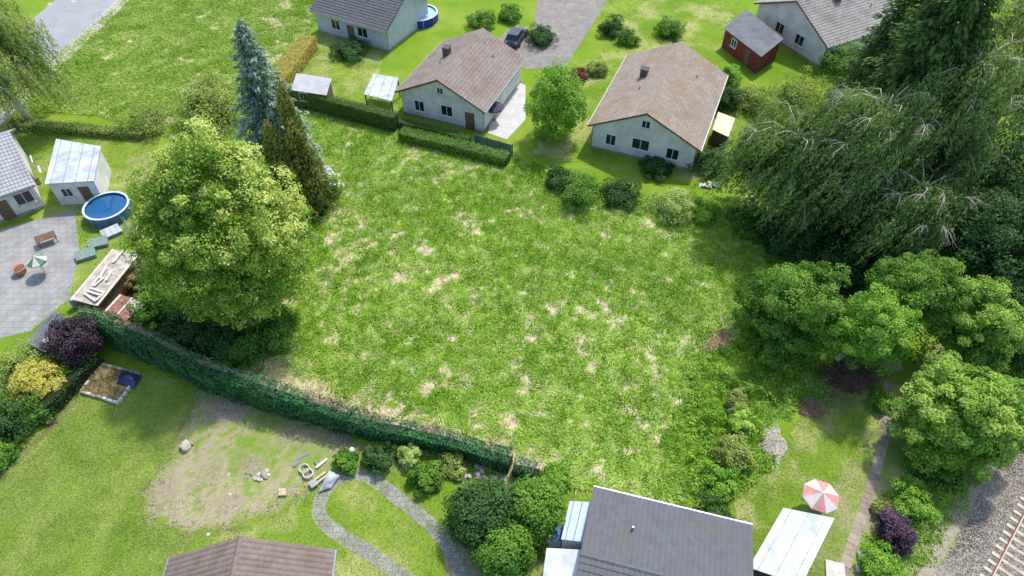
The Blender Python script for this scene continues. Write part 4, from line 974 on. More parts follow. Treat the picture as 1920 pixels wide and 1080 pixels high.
tint = np.clip(0.1 + 0.7 * fbm(q[:, 0] * 0.6, q[:, 1] * 0.6 + 2, 3) + rng.normal(0, 0.1, len(q)), 0, 0.9)
scatter('field_grass', 'rough yellow-green grass on the field by the road', 'grass', np.stack([q[:, 0], q[:, 1], np.full(len(q), 0.04)], -1), rng.uniform(0, 6.28, len(q)), rng.uniform(0.6, 1.3, len(q)), tint, 0.4 * at['dry'][keep], ft, 2)
lt = [blade_mesh('lawn_tuft_%d' % i, rr, 12, 0.06, 0.22, 1.2, 0.03, M['fieldblade']) for i in range(3)]
PGARD = [(21.92,30.99), (28.69,31.75), (25.94,24.76), (22.28,18.91), (19.10,14.25), (14.01,14.25), (14.64,19.27), (17.10,21.51), (21.41,26.50)]
HL = [[(-25.77,73.00), (-23.75,79.53), (-14.12,85.07), (-15.97,70.89), (-11.84,63.86), (-23.88,67.54)], [(10.82,75.06), (11.88,91.12), (30.97,91.12), (25.20,76.94), (23.22,60.41), (19.25,52.87), (17.03,52.05), (2.15,56.28), (6.24,72.64)], [(-53.73,60.41), (-46.51,61.86), (-36.40,58.07), (-34.94,51.65), (-34.22,44.90), (-34.83,36.65), (-36.88,31.75), (-38.99,30.24), (-36.27,39.02), (-40.32,47.41), (-43.29,48.53)], [(-23.07,17.51), (-16.43,17.51), (-11.68,20.08), (-9.38,22.38), (1.41,20.64), (11.31,18.91), (15.33,20.00), (14.64,14.25), (-20.06,14.25)]]
q = np.vstack([poly_points(rng, LAWN, 16000), poly_points(rng, YARD, 4500), poly_points(rng, PGARD, 5000)] + [poly_points(rng, h_, n_) for h_, n_ in zip(HL, (2500, 6500, 6000, 7000))]); tint = np.clip(0.05 + 0.6 * fbm(q[:, 0] * 0.9, q[:, 1] * 0.9, 3) + rng.normal(0, .1, len(q)), 0, .9)
scatter('lawn_grass', 'short mown grass of the lawns around the meadow', 'grass', np.stack([q[:, 0], q[:, 1], np.full(len(q), 0.02)], -1), rng.uniform(0, 6.28, len(q)), rng.uniform(0.6, 1.5, len(q)), tint, np.where((np.arange(len(q)) < 16000) | (np.arange(len(q)) > 20500), .3, .8) * rng.random(len(q)), lt, 3)
# loose ballast stones
def stone_mesh(name, rr, s, mat):
    d = sphere_dirs(12, np.random.default_rng(rr.randrange(999))); 
    import bmesh
    bm = bmesh.new()
    for v in d: bm.verts.new(tuple(v * np.array([1, .8, .6]) * s * rr.uniform(.8, 1.15)))
    bmesh.ops.convex_hull(bm, input=bm.verts); me = bpy.data.meshes.new(name); bm.to_mesh(me); bm.free(); me.materials.append(mat); return me
stm = [mat_plain('stone_%d' % i, c, c2, 5, 0.95, 0.3) for i, (c, c2) in enumerate((('#7a7168', '#8f867c'), ('#9c938a', '#b5aca2'), ('#675e57', '#80766e')))]
sts = [stone_mesh('ballast_stone_%d' % i, rr, 0.055, stm[i % 3]) for i in range(6)]
pts = []
for k in range(15000):
    s_ = rng.uniform(-6, 14); d_ = rng.uniform(-2.4, 3.2)
    z_ = 0.36 if -1.1 < d_ < 2.8 else (np.interp(d_, [-2.45, -2.15, -1.05], [0.0, .06, .36]) if d_ < 0 else .3)
    x_, y_ = tp(s_, d_); pts.append((x_, y_, z_ + 0.012))
n = len(pts); scatter('ballast_stones', 'loose grey ballast stones around the railway track', 'gravel', pts, rng.uniform(0, 6.28, n), rng.uniform(.6, 1.4, n), rng.random(n), 0 * rng.random(n), sts, 4)
q = poly_points(rng, YARD, 5000); w_ = yard_attr(q[:, 0], q[:, 1]); q = q[rng.random(len(q)) < 0.25 * w_['dry'] + 0.2 * w_['soil']]; n = len(q)
scatter('yard_stones', 'small stones and clods strewn over the trampled yard', 'gravel', np.stack([q[:, 0], q[:, 1], np.full(n, .08)], -1), rng.uniform(0, 6.28, n), rng.uniform(.4, 1.3, n), rng.random(n), 0 * rng.random(n), sts, 6)

# ------------------------------------------------------------------ houses
def mat_tiles(name, c1, c2, c3):
    m, nt, b = newmat(name); L = nt.links.new
    tc = N(nt, 'ShaderNodeTexCoord'); co = tc.outputs['Object']
    vo = N(nt, 'ShaderNodeTexVoronoi'); vo.inputs['Scale'].default_value = 3.2; L(co, vo.inputs['Vector'])
    cr = N(nt, 'ShaderNodeValToRGB'); L(vo.outputs['Color'], cr.inputs[0]); cr.color_ramp.elements[0].color = col4(c1); cr.color_ramp.elements[1].color = col4(c2)
    st, _, _ = noise_mix(nt, b, (0, 0, 0), (1, 1, 1), 0.5, 5, 0.45, 0.75, co)
    mx = N(nt, 'ShaderNodeMix', data_type='RGBA'); L(st.outputs[0], mx.inputs[0]); L(cr.outputs[0], mx.inputs[6]); mx.inputs[7].default_value = col4(c3)
    L(mx.outputs[2], b.inputs['Base Color']); b.inputs['Roughness'].default_value = 0.85; b.inputs['Specular IOR Level'].default_value = 0.25
    return m
M['render_white'] = mat_plain('white_render', '#c2c2be', '#dedcd8', 0.8, 0.9, 0.2, bscale=40, dist=0.004)
M['render_grey'] = mat_plain('grey_render', '#a9b4bd', '#bcc6cc', 0.8, 0.9, 0.2, bscale=40, dist=0.004)
M['tile_tan'] = mat_tiles('tan_tiles', '#8d8174', '#a3968a', '#8f7a62')
M['tile_brown'] = mat_tiles('brown_tiles', '#857a72', '#988c84', '#7d6a5c')
M['tile_grey'] = mat_tiles('grey_tiles', '#8f8b86', '#a39f99', '#7c7a72')
M['tile_slate'] = mat_tiles('slate_tiles', '#5f6166', '#6a6c71', '#66655f')
M['tile_pale'] = mat_tiles('pale_tiles', '#a4a5a6', '#b7b8b9', '#9a9894')
M['tile_umber'] = mat_tiles('umber_tiles', '#756860', '#887a72', '#6d5f52')
M['felt'] = mat_plain('roofing_felt', '#5c6066', '#73777c', 0.7, 0.85, 0.3, bscale=30, dist=0.01)
M['glass'] = mat_plain('window_glass', '#1d252b', '#2b353b', 2, 0.08, 0.0, spec=0.6)
M['whiteframe'] = mat_plain('window_frame', '#dcdcd8', '#e8e8e4', 4, 0.5, 0.05)
M['timber'] = mat_plain('brown_timber', '#5f4a38', '#7b6350', 5, 0.85, 0.3)
M['redwood'] = mat_plain('red_boards', '#6b2d28', '#84403a', 3, 0.8, 0.3)
M['zinc'] = mat_plain('zinc_gutter', '#8d9397', '#a4a9ac', 5, 0.5, 0.1, metallic=0.6)
M['brick'] = mat_plain('chimney_brick', '#4f4743', '#6e625b', 6, 0.9, 0.4)

def slope_mesh(name, ln, run, rise, side, eave_z, tile=0.3, course=0.36):
    """tiled roof slope: overlapping courses with a rolled tile profile; eave at x = side*run, ridge at x = 0"""
    sl = math.hypot(run, rise); nc = max(3, int(sl / course)); nt_ = max(4, int(ln / tile)); ys = np.linspace(-ln / 2, ln / 2, nt_ * 3 + 1)
    roll = np.tile([0.0, 0.035, 0.03], nt_); roll = np.r_[roll, 0.0]
    V = []; F = []; nx_ = side * rise / sl; nz_ = run / sl
    for i in range(nc):
        for e, lift in ((i / nc, 0.05), ((i + 1) / nc, 0.008)):
            for y, r in zip(ys, roll):
                x = side * run * (1 - e); z = eave_z + rise * e; h = lift + r
                V.append((x + nx_ * h, y, z + nz_ * h))
    m = len(ys)
    for i in range(2 * nc - 1):
        for j in range(m - 1):
            a = i * m + j; F.append((a, a + 1, a + m + 1, a + m) if side < 0 else (a, a + m, a + m + 1, a + 1))
    me = npmesh(name, V, F); return me

def window(t, c, w_, h_, nrm, name='window', mat='whiteframe'):
    """c centre, nrm outward (local 2-D unit); frame of four bars, pane behind, sill"""
    an = math.atan2(nrm[1], nrm[0]) + math.pi / 2
    fr = MB(); 
    for dx, dz, sx, sz in ((-w_ / 2, 0, .07, h_), (w_ / 2, 0, .07, h_), (0, h_ / 2, w_ + .07, .07), (0, -h_ / 2, w_ + .07, .07), (0, 0, .05, h_)):
        fr.box((c[0] + dx * math.cos(an), c[1] + dx * math.sin(an), c[2] + dz), (sx, .09, sz), rz=an)
    f = fr.build(name, M[mat], t)
    MB().box((c[0], c[1], c[2]), (w_, .05, h_), rz=an).build('pane', M['glass'], f)
    MB().box((c[0] + nrm[0] * .08, c[1] + nrm[1] * .08, c[2] - h_ / 2 - .06), (w_ + .2, .22, .05), rz=an).build('sill', M['palestone'], f)

def house(name, label, fl, fr, depth, eave, rise, wall, roof, over=0.45, ridge='y', cat='house', wins=(), chimney=None, skylight=None, doors=(), back=False):
    fl = np.array(fl, float); fr = np.array(fr, float); d = fr - fl; wd = float(np.linalg.norm(d)); d /= wd; nrm = np.array([-d[1], d[0]])
    c = (fl + fr) / 2 + nrm * depth / 2 * (-1 if back else 1); rz = math.atan2(d[1], d[0]); t = thing(name, label, cat, (c[0], c[1], 0), rz)
    W, D = wd, depth; b = MB()
    hw = rise * 1.0
    if ridge == 'y':
        prof = [(-W / 2, 0), (W / 2, 0), (W / 2, eave), (0, eave + hw), (-W / 2, eave)]
        v = [(x, -D / 2, z) for x, z in prof] + [(x, D / 2, z) for x, z in prof]
    else:
        prof = [(-D / 2, 0), (D / 2, 0), (D / 2, eave), (0, eave + hw), (-D / 2, eave)]
        v = [(W / 2, y, z) for y, z in prof] + [(-W / 2, y, z) for y, z in prof]
    b.add(v, [(0, 1, 2, 3, 4), (9, 8, 7, 6, 5), (0, 5, 6, 1), (1, 6, 7, 2), (2, 7, 8, 3), (3, 8, 9, 4), (4, 9, 5, 0)])
    w_o = b.build('wall', M[wall], t); recalc(w_o.data)
    MB().box((0, 0, 0.15), (W + .06, D + .06, .3)).build('plinth', M['concrete'], t)
    half = (W if ridge == 'y' else D) / 2; ln = (D if ridge == 'y' else W) + 2 * over; run = half + over; rs = rise * run / half; ez = eave + 0.06 - rise * over / half
    base = MB(); th = 0.16
    pr = [(-run, ez - .02), (0, ez + rs - .02), (run, ez - .02), (run, ez - .02 - th), (0, ez + rs - .02 - th), (-run, ez - .02 - th)]
    vv = [(x, -ln / 2 + .02, z) for x, z in pr] + [(x, ln / 2 - .02, z) for x, z in pr]
    base.add(vv, [(0, 1, 4, 5), (1, 2, 3, 4), (11, 10, 7, 6), (10, 9, 8, 7), (0, 6, 7, 1), (1, 7, 8, 2), (2, 8, 9, 3), (3, 9, 10, 4), (4, 10, 11, 5), (5, 11, 6, 0)])
    r_o = base.build('roof', M['timber'], t); recalc(r_o.data)
    if ridge != 'y': r_o.rotation_euler = (0, 0, math.pi / 2)
    for s in (-1, 1):
        so = link('tiled_slope', slope_mesh('tiled_slope', ln, run, rs, s, ez), M[roof], r_o)
        MB().box((s * (run + .06), 0, ez - .03), (.13, ln, .10)).build('gutter', M['zinc'], r_o)
    rt = MB(); nseg = int(ln / .4)
    for k in range(nseg):
        y = -ln / 2 + (k + .5) * ln / nseg; z = ez + rs + .035; q = ln / nseg * .52
        rt.add([(-.14, y - q, z - .03), (0, y - q, z + .07), (.14, y - q, z - .03), (-.13, y + q, z - .02), (0, y + q, z + .09), (.13, y + q, z - .02)], [(0, 1, 4, 3), (1, 2, 5, 4), (0, 2, 1), (3, 4, 5)])
    rt.build('ridge_tiles', M[roof], r_o)
    for vx, vy in ((half * .55, ln * .22), (-half * .4, -ln * .12)):
        MB().tube([(vx, vy, ez + rs * (1 - abs(vx) / run) - .1), (vx, vy, ez + rs * (1 - abs(vx) / run) + .42)], .07, 8).build('vent_pipe', M['zinc'], r_o)
    if chimney:
        x, y, s_, h_ = chimney; ch = MB().box((x, y, ez + rs * (1 - abs(x) / run) + h_ / 2 - .3), (s_, s_, h_ + .6)); cz = ez + rs * (1 - abs(x) / run) + h_
        ch.box((x, y, cz + .05), (s_ + .14, s_ + .14, .09)); ch.build('chimney', M['brick'], r_o)
    if skylight:
        x, y, a_, b_ = skylight; sl = math.atan2(rs, run); z = ez + rs * (1 - abs(x) / run) + .10; sg = 1 if x > 0 else -1
        MB().box((x, y, z), (b_, a_, .10), ry=sg * sl).build('skylight', M['glass'], r_o)
    for sx in (-1, 1):
        MB().tube([(sx * (W / 2 + .07), -D / 2 + .15, .1), (sx * (W / 2 + .07), -D / 2 + .15, eave - .15)], .045, 6).build('downpipe', M['zinc'], t)
    for (wx, wy, wz, ww, wh, nx_, ny_) in wins: window(t, (wx, wy, wz), ww, wh, (nx_, ny_))
    for (wx, wy, ww, wh, nx_, ny_) in doors:
        an = math.atan2(ny_, nx_) + math.pi / 2
        dd = MB().box((wx, wy, wh / 2 + .1), (ww, .08, wh), rz=an).build('door', M['timber'], t)
        MB().box((wx + ny_ * .35 + nx_ * .07, wy - nx_ * .35 + ny_ * .07, 1.1), (.12, .06, .03), rz=an).build('handle', M['zinc'], dd)
    return t, W, D

house('gabled_house', 'white gabled house with tan tiled roof behind the far meadow edge', (8.05, 57.0), (17.5, 53.2), 13.5, 3.0, 2.5, 'render_white', 'tile_tan', chimney=(-2.3, 1.0, .7, .8),
      wins=((-0.2, -6.76, 1.75, 1.7, 1.2, 0, -1), (-3.2, -6.76, 1.5, 1.0, 1.2, 0, -1), (3.0, -6.76, 1.5, 1.2, 1.2, 0, -1), (0, -6.76, 4.1, .8, .8, 0, -1), (5.12, -2, 1.6, 1.2, 1.2, 1, 0)))
house('gabled_house', 'white gabled house with brown tiled roof beside the low hedge', (-11.6, 63.0), (-3.0, 59.5), 10.5, 3.0, 2.3, 'render_white', 'tile_brown', chimney=(-2.0, 0.6, .7, .9),
      wins=((0.6, -5.26, 1.7, 1.3, 1.2, 0, -1), (-2.6, -5.26, 1.5, 1.1, 1.2, 0, -1), (0, -5.26, 3.9, .7, .7, 0, -1)), doors=((3.2, -5.28, 1.0, 2.0, 0, -1),))
house('slate_house', 'pale house with dark slate roof at the end of the golden hedge', (-24.13,80.87), (-14.87,75.93), 9.0, 3.0, 2.4, 'render_grey', 'tile_slate', ridge='x', chimney=(0.8, 1.5, .6, .8),
      wins=((-2.2, -4.51, 1.7, 1.3, 1.2, 0, -1), (1.8, -4.51, 1.7, 1.5, 1.2, 0, -1)), doors=((0, -4.53, 1.0, 2.0, 0, -1),))
house('grey_house', 'large pale house with grey tiled roof at the top beside the spruces', (30.45,82.24), (35.75,72.29), 12.0, 3.1, 2.6, 'render_white', 'tile_grey', chimney=(1.2, -1, .7, .8),
      wins=((-1.5, -6.01, 1.7, 1.3, 1.2, 0, -1), (1.8, -6.01, 1.7, 1.3, 1.2, 0, -1)))
house('left_house', 'house with pale grey tiled roof on the left edge', (-48.44,44.21), (-43.24,47.78), 9.5, 3.0, 2.4, 'render_white', 'tile_pale', ridge='x', chimney=(0.5, 1.0, .8, .8),
      wins=((-1.8, -4.76, 1.7, 1.4, 1.2, 0, -1), (2.2, -4.76, 1.7, 1.4, 1.2, 0, -1), (3.9, 0, 1.7, 1.2, 1.2, 1, 0)), doors=((0.4, -4.78, 1.0, 2.0, 0, -1),))
house('brown_house', 'house with umber tiled roof at the bottom left of centre', (-19.0, 14.2), (-10.6, 14.6), 11.0, 3.0, 2.2, 'render_white', 'tile_umber', chimney=(1.6, 2.5, .6, .6), back=True)

# dark roofed building with lean-tos at the bottom
def slab_roof(t, pts, th, mat, name='roof', ribs=0, ribmat=None):
    """thick sheet through four 3-D corners (a b front, c d back), optional ribs across"""
    a, b, c, d = [np.array(p, float) for p in pts]; up = np.array([0, 0, th])
    m = MB().add([a, b, c, d, a + up, b + up, c + up, d + up], [(3, 2, 1, 0), (4, 5, 6, 7), (0, 1, 5, 4), (1, 2, 6, 5), (2, 3, 7, 6), (3, 0, 4, 7)])
    o = m.build(name, M[mat] if isinstance(mat, str) else mat, t); recalc(o.data)
    for k in range(ribs):
        f = (k + .5) / ribs; p = a + (b - a) * f; q = d + (c - d) * f
        MB().tube([p + up * 1.1, q + up * 1.1], .03, 5).build('rib', ribmat or M['zinc'], o)
    return o
def loc4(o, pts, z):
    return [(p[0] - o[0], p[1] - o[1], zz) for p, zz in zip(pts, z)]
def shed(name, label, pts, z, mat, wall, cat='shed', inset=0.15, ribs=0, group=None, th=0.06, opening=False, posts=False):
    c = np.mean(np.array(pts), axis=0); t = thing(name, label, cat, (c[0], c[1], 0), 0, group)
    lp = loc4(c, pts, z); slab_roof(t, lp, th, mat, ribs=ribs)
    q = [np.array(p) * np.array([1 - inset / 2, 1 - inset / 2, 1]) for p in lp]
    if posts:
        for p in q: MB().box((p[0], p[1], p[2] / 2 - .01), (.12, .12, p[2] - .02)).build('post', M[wall], t)
        return t
    if opening:
        a, b = q[0], q[1]; e = (b - a)[:2]; le = np.linalg.norm(e); e = e / le; n_ = (e[1], -e[0]); m1 = a[:2] + e * le * .3; m2 = a[:2] + e * le * .7
        window(t, (m1[0] + n_[0] * .02, m1[1] + n_[1] * .02, 1.5), .9, .9, n_)
        dd = MB().box((m2[0] + n_[0] * .02, m2[1] + n_[1] * .02, 1.0), (.9, .08, 2.0), rz=math.atan2(e[1], e[0])).build('door', M['timber'], t)
        MB().box((m2[0] + e[0] * .3 + n_[0] * .09, m2[1] + e[1] * .3 + n_[1] * .09, 1.0), (.12, .05, .03), rz=math.atan2(e[1], e[0])).build('handle', M['zinc'], dd)
    for i in range(4):
        a, b = q[i], q[(i + 1) % 4]
        w_ = MB().add([(a[0], a[1], 0), (b[0], b[1], 0), (b[0], b[1], b[2] - .01), (a[0], a[1], a[2] - .01), (a[0] * .97, a[1] * .97, 0), (b[0] * .97, b[1] * .97, 0), (b[0] * .97, b[1] * .97, b[2] - .01), (a[0] * .97, a[1] * .97, a[2] - .01)],
                 [(0, 1, 2, 3), (7, 6, 5, 4), (0, 4, 5, 1), (3, 2, 6, 7)]).build('wall', M[wall], t)
    return t
M['polyblue'] = mat_plain('pale_blue_sheet', '#a9bcd2', '#bccbdd', 1.5, 0.45, 0.05)
M['whitesheet'] = mat_plain('white_sheet', '#9fa7ae', '#cdd4da', 0.9, 0.5, 0.1)
M['darkopen'] = mat_plain('opening_shade_and_tyre', '#2e2c2b', '#45413d', 3, 0.8, 0.2)  # near-black wall colour stands for shade inside the pavilion; also colours the tyres
bh, W_, D_ = house('dark_house', 'building with dark grey felt roof at the bottom right of centre', (5.18,18.48), (13.74,16.23), 8.5, 2.9, 0.7, 'render_grey', 'tile_slate', ridge='x', over=0.3, back=True)
shed('lean_to', 'pale blue sheet lean-to on the left side of the dark roofed building', [(2.88,15.81), (4.72,15.51), (5.56,17.95), (3.51,18.17)], (2.4, 2.6, 2.6, 2.4), 'polyblue', 'render_grey', 'lean-to', ribs=4)
shed('white_annex', 'white flat-roofed annex at the bottom beside the blue lean-to', [(1.64,13.15), (4.16,12.97), (4.50,15.14), (2.01,15.30)], (2.4, 2.5, 2.5, 2.4), 'whitesheet', 'render_white', 'annex')
shed('blue_store', 'small blue store box against the lean-to', [(1.99,16.24), (3.02,16.18), (3.26,17.13), (2.28,17.13)], (1.3, 1.3, 1.35, 1.35), mat_plain('blue_box_lid', '#2f5f96', '#4474a8', 2, .5), 'polyblue', 'store box')
shed('white_pavilion', 'white-roofed garden pavilion at the bottom beside the footpath', [(13.52,14.23), (16.13,13.15), (19.19,17.00), (16.44,17.78)], (2.3, 2.6, 2.6, 2.3), 'whitesheet', 'darkopen', 'pavilion', ribs=3)
shed('blue_porch', 'narrow pale blue porch roof on the right end of the dark roofed building', [(12.11,14.12), (13.10,13.92), (13.71,15.53), (12.77,15.78)], (2.3, 2.2, 2.2, 2.3), 'polyblue', 'render_grey', 'porch')
shed('red_shed', 'dark red boarded shed with grey felt roof on the back lawn', [(25.17,77.28), (28.05,70.65), (31.33,74.00), (28.69,81.31)], (2.3, 2.3, 2.7, 2.7), 'felt', 'redwood', opening=True)
shed('garden_shed', 'pale grey flat-roofed garden shed behind the tall square hedge', [(-23.52,64.20), (-19.54,63.18), (-19.53,66.31), (-23.57,67.39)], (2.1, 2.1, 2.2, 2.2), 'tile_pale', 'timber', opening=True)
shed('white_carport', 'white roofed carport on the left of the brown tiled house', [(-15.60,63.22), (-12.46,61.82), (-12.24,66.36), (-15.13,67.22)], (2.2, 2.3, 2.3, 2.2), 'whitesheet', 'timber', 'carport', posts=True, ribs=3)
shed('flat_annex', 'white flat-roofed annex on the right of the pale tiled left house', [(-41.91,47.88), (-37.69,48.33), (-39.07,53.41), (-43.86,54.60)], (2.7, 2.7, 2.75, 2.75), 'whitesheet', 'render_white', 'annex', opening=True, ribs=4)
shed('cream_shed', 'small cream shed at the right side of the tan roofed house', [(20.00,57.35), (21.33,56.10), (22.60,59.01), (21.10,60.14)], (1.9, 1.9, 2.1, 2.1), mat_plain('cream_roof', '#cfc4a6', '#ddd4bb', 1.5, .7), 'timber')

# paved places
def pave(name, poly, z, mat):
    o = MB().prism(poly, 0.001, z).build(name, M[mat] if isinstance(mat, str) else mat); recalc(o.data); o['kind'] = 'structure'; return o
M['drive'] = mat_pavers('driveway_paving', '#86817c', '#9a958f', '#75706a', .3, .6)
M['brownpave'] = mat_plain('brown_terrace', '#8d7a6c', '#a8978a', 1.2, .9, .3, bscale=20, dist=.01)
pave('driveway', [(1.55,72.05), (6.24,72.64), (14.74,94.35), (3.69,94.35), (2.67,80.87)], .02, 'drive')
pave('driveway_court', [(-1.96,78.22), (1.55,72.05), (2.67,80.87), (-0.67,81.56)], .018, 'drive')
pave('terrace', [(-1.54,70.89), (1.51,68.63), (1.42,61.86), (-0.55,58.35), (-2.50,59.46)], .03, mat_plain('white_terrace', '#b5b4b0', '#c9c8c4', 1, .85, .2))
pave('patio', [(-45.94,44.90), (-40.32,47.41), (-37.62,42.19), (-36.14,36.65), (-37.62,33.32), (-41.80,31.75), (-47.02,41.54)], .03, 'paving')
pave('brown_terrace', [(-4.31,16.83), (-1.00,17.17), (0.00,13.34), (-3.76,13.34)], .025, 'brownpave')
def strip(name, pts, wd, z, mat):
    P = np.array(pts, float)
    if len(P) > 4:      # smooth the line
        for _ in range(2): P = np.vstack([P[:1]] + [np.array([a * .75 + b * .25, a * .25 + b * .75]) for a, b in zip(P[:-1], P[1:])] + [P[-1:]])
    Lf = []; Rt = []
    for i in range(len(P)):
        d = P[min(i + 1, len(P) - 1)] - P[max(i - 1, 0)]; d = d / np.linalg.norm(d); n_ = np.array([-d[1], d[0]]); Lf.append(P[i] + n_ * wd / 2); Rt.append(P[i] - n_ * wd / 2)
    m = MB(); n = len(P)
    for q in Lf + Rt: m.v.append((q[0], q[1], z))
    for q in Lf + Rt: m.v.append((q[0], q[1], 0.0))
    for i in range(n - 1):
        m.f += [(i, n + i, n + i + 1, i + 1), (i, i + 1, 2 * n + i + 1, 2 * n + i), (n + i, 3 * n + i, 3 * n + i + 1, n + i + 1)]
    o = m.build(name, M[mat]); recalc(o.data); o['kind'] = 'structure'; return o
M['lightpath'] = mat_pavers('light_path', '#8a8987', '#a2a19e', '#73726d', .4)
strip('garden_path', [(-5.36,13.64), (-8.49,15.84), (-11.37,17.34), (-12.54,18.55), (-12.23,20.19), (-11.00,21.21), (-9.57,21.13), (-6.87,19.09), (-5.04,17.68), (-3.25,15.52), (-2.52,13.64)], 0.9, .03, 'lightpath')
DRYL = [(-12.13,18.73), (-11.57,20.45), (-10.60,20.94), (-7.35,18.73), (-5.17,17.17), (-3.87,15.04), (-6.46,15.13), (-10.85,17.24)]
sheet('dry_lawn', DRYL, .3, .012, M['dryyard'], lambda x, y: {'dry': (0.6 + 1.2 * (fbm(x, y, 4) - .5)) * sstep(0.1, 1.0, segdist(x, y, DRYL + DRYL[:1])), 'soil': 0 * x}, 0.0)

# ------------------------------------------------------------------ sheds in the left garden
M['corr'] = mat_plain('weathered_corrugated', '#a8a097', '#d3cdc4', 2.2, .8, .2)
M['plank'] = mat_plain('weathered_plank', '#b3aa9e', '#dcd6cc', 3.5, .85, .3)
A, B, C_, D_ = [np.array(p) for p in ((-33.97,34.58), (-31.75,33.97), (-30.60,39.67), (-32.88,40.01))]
cc = (A + B + C_ + D_) / 4; t = thing('corrugated_shed', 'long low shed with weathered corrugated roof strewn with planks', 'shed', (cc[0], cc[1], 0))
A, B, C_, D_ = A - cc, B - cc, C_ - cc, D_ - cc
ncor = 34; V = []; F = []
for i in range(ncor * 2 + 1):
    f = i / (ncor * 2); p = A + (B - A) * f; q = D_ + (C_ - D_) * f; z = 2.28 - .12 * f + (.05 if i % 2 else 0)
    V += [(p[0], p[1], z), (q[0], q[1], z)]
    if i: k = 2 * i; F.append((k - 2, k, k + 1, k - 1))
link('corrugated_roof', npmesh('corrugated_roof', V, F), M['corr'], t)
for p, q in ((A, B), (B, C_), (C_, D_), (D_, A)):
    p = p * .94; q = q * .94; nb = max(3, int(np.linalg.norm(q - p) / .5))
    for k in range(nb):
        m_ = p + (q - p) * (k + .5) / nb; an = math.atan2(*(q - p)[::-1]); MB().box((m_[0], m_[1], 1.07), (np.linalg.norm(q - p) / nb - .02, .05, 2.14), rz=an).build('board', M['timber'], t)
edge = [(B, C_, 'front'), (A, D_, 'back')]
for p, q, _ in edge:
    m_ = (p + q) / 2; an = math.atan2(*(q - p)[::-1]); MB().box((m_[0], m_[1], 2.30), (np.linalg.norm(q - p) + .1, .22, .05), rz=an).build('edge_board', M['plank'], t)
PL = [((-32.95,35.86), (-32.54,37.96)), ((-32.73,35.86), (-32.36,36.83)), ((-32.59,36.71), (-32.64,38.21)), ((-32.01,36.47), (-32.03,37.45)), ((-33.11,35.39), (-31.88,34.97)),
      ((-32.97,35.68), (-31.59,35.21)), ((-33.19,35.15), (-31.93,34.33)), ((-31.94,34.44), (-31.65,35.27)), ((-32.16,38.59), (-31.99,39.84)), ((-32.23,38.44), (-32.22,39.53))]
PLL = ['longest pale plank running down the middle of the corrugated shed roof', 'thin pale plank beside the longest one on the corrugated roof', 'pale plank leaning across the longest plank near the brownish shrub', 'short pale plank right of the middle of the corrugated roof',
       'middle of three crosswise planks at the lower end of the corrugated roof', 'uppermost of three crosswise planks at the lower end of the corrugated roof', 'lowest slanting plank at the lower end of the corrugated roof', 'plank closing the lower end group towards the rusty hut',
       'right of two planks at the far end of the corrugated roof', 'left of two planks at the far end of the corrugated roof']
for i, (p, q) in enumerate(PL):
    p = np.array(p); q = np.array(q); m_ = (p + q) / 2; an = math.atan2(*(q - p)[::-1]); ln = float(np.linalg.norm(q - p))
    o = MB().box((0, 0, 0), (ln, .2, .045)).build('plank', M['plank'], None, (m_[0], m_[1], 2.375 + .012 * (i % 3)), (0, 0, an))
    tag(o, PLL[i], 'plank', 'loose planks on the corrugated roof')
bp = (-34.70,35.87)
t = thing('rain_barrel', 'blue-grey rain barrel at the lower left corner of the corrugated shed', 'barrel', (bp[0] - .35, bp[1] - .1, 0))
M['bluegrey'] = mat_plain('blue_grey_plastic', '#6f7f9c', '#8592ab', 3, .5, .05)
MB().lathe([(.26, 0), (.31, .1), (.33, .5), (.31, .95), (.27, 1.02)], 18).build('drum', M['bluegrey'], t, smooth=True); MB().lathe([(.29, 1.022), (.29, 1.06), (.1, 1.08)], 18).build('lid', M['zinc'], t)

# hut with rusty roof
def mat_rust():
    m, nt, b = newmat('rusty_sheet'); L = nt.links.new
    tc = N(nt, 'ShaderNodeTexCoord'); co = tc.outputs['Object']
    cr, _, _ = noise_mix(nt, b, '#77483c', '#a4796a', 4, 6, .3, .7, co)
    wh, _, _ = noise_mix(nt, b, (0, 0, 0), (1, 1, 1), 1.1, 6, .56, .66, co)
    mx = N(nt, 'ShaderNodeMix', data_type='RGBA'); L(wh.outputs[0], mx.inputs[0]); L(cr.outputs[0], mx.inputs[6]); mx.inputs[7].default_value = lin('#cfc6bd')
    L(mx.outputs[2], b.inputs['Base Color']); b.inputs['Roughness'].default_value = .75
    return m
M['rust'] = mat_rust()
pt = dict(a=(-29.17,34.53), b=(-29.73,32.61), c=(-30.40,35.12), d=(-30.99,33.14), e=(-28.27,34.25), f=(-29.18,32.39))
cc = np.mean([np.array(v) for v in pt.values()], axis=0); t = thing('rusty_hut', 'small hut with rust-brown sheet metal roof and pale ridge strip', 'hut', (cc[0], cc[1], 0))
q = {k: np.array(v) - cc for k, v in pt.items()}
def panel(p1, p2, p3, p4, z, n, mt):
    for k in range(n):
        f0, f1 = k / n + .004, (k + 1) / n - .004
        V = [(*(p1 + (p2 - p1) * f0), z[0]), (*(p1 + (p2 - p1) * f1), z[0]), (*(p4 + (p3 - p4) * f1), z[1]), (*(p4 + (p3 - p4) * f0), z[1])]
        slab_roof(t, V, .02, mt[k % len(mt)], name='roof_panel')
panel(q['d'], q['c'], q['a'], q['b'], (2.2, 2.5), 3, ['rust', 'rust', 'rust']); panel(q['f'], q['e'], q['a'], q['b'], (2.1, 2.5), 3, ['rust', 'rust', 'corr'])
m_ = (q['a'] + q['b']) / 2; MB().box((m_[0], m_[1], 2.53), (np.linalg.norm(q['a'] - q['b']) + .06, .14, .03), rz=math.atan2(*(q['a'] - q['b'])[::-1])).build('ridge_strip', M['plank'], t)
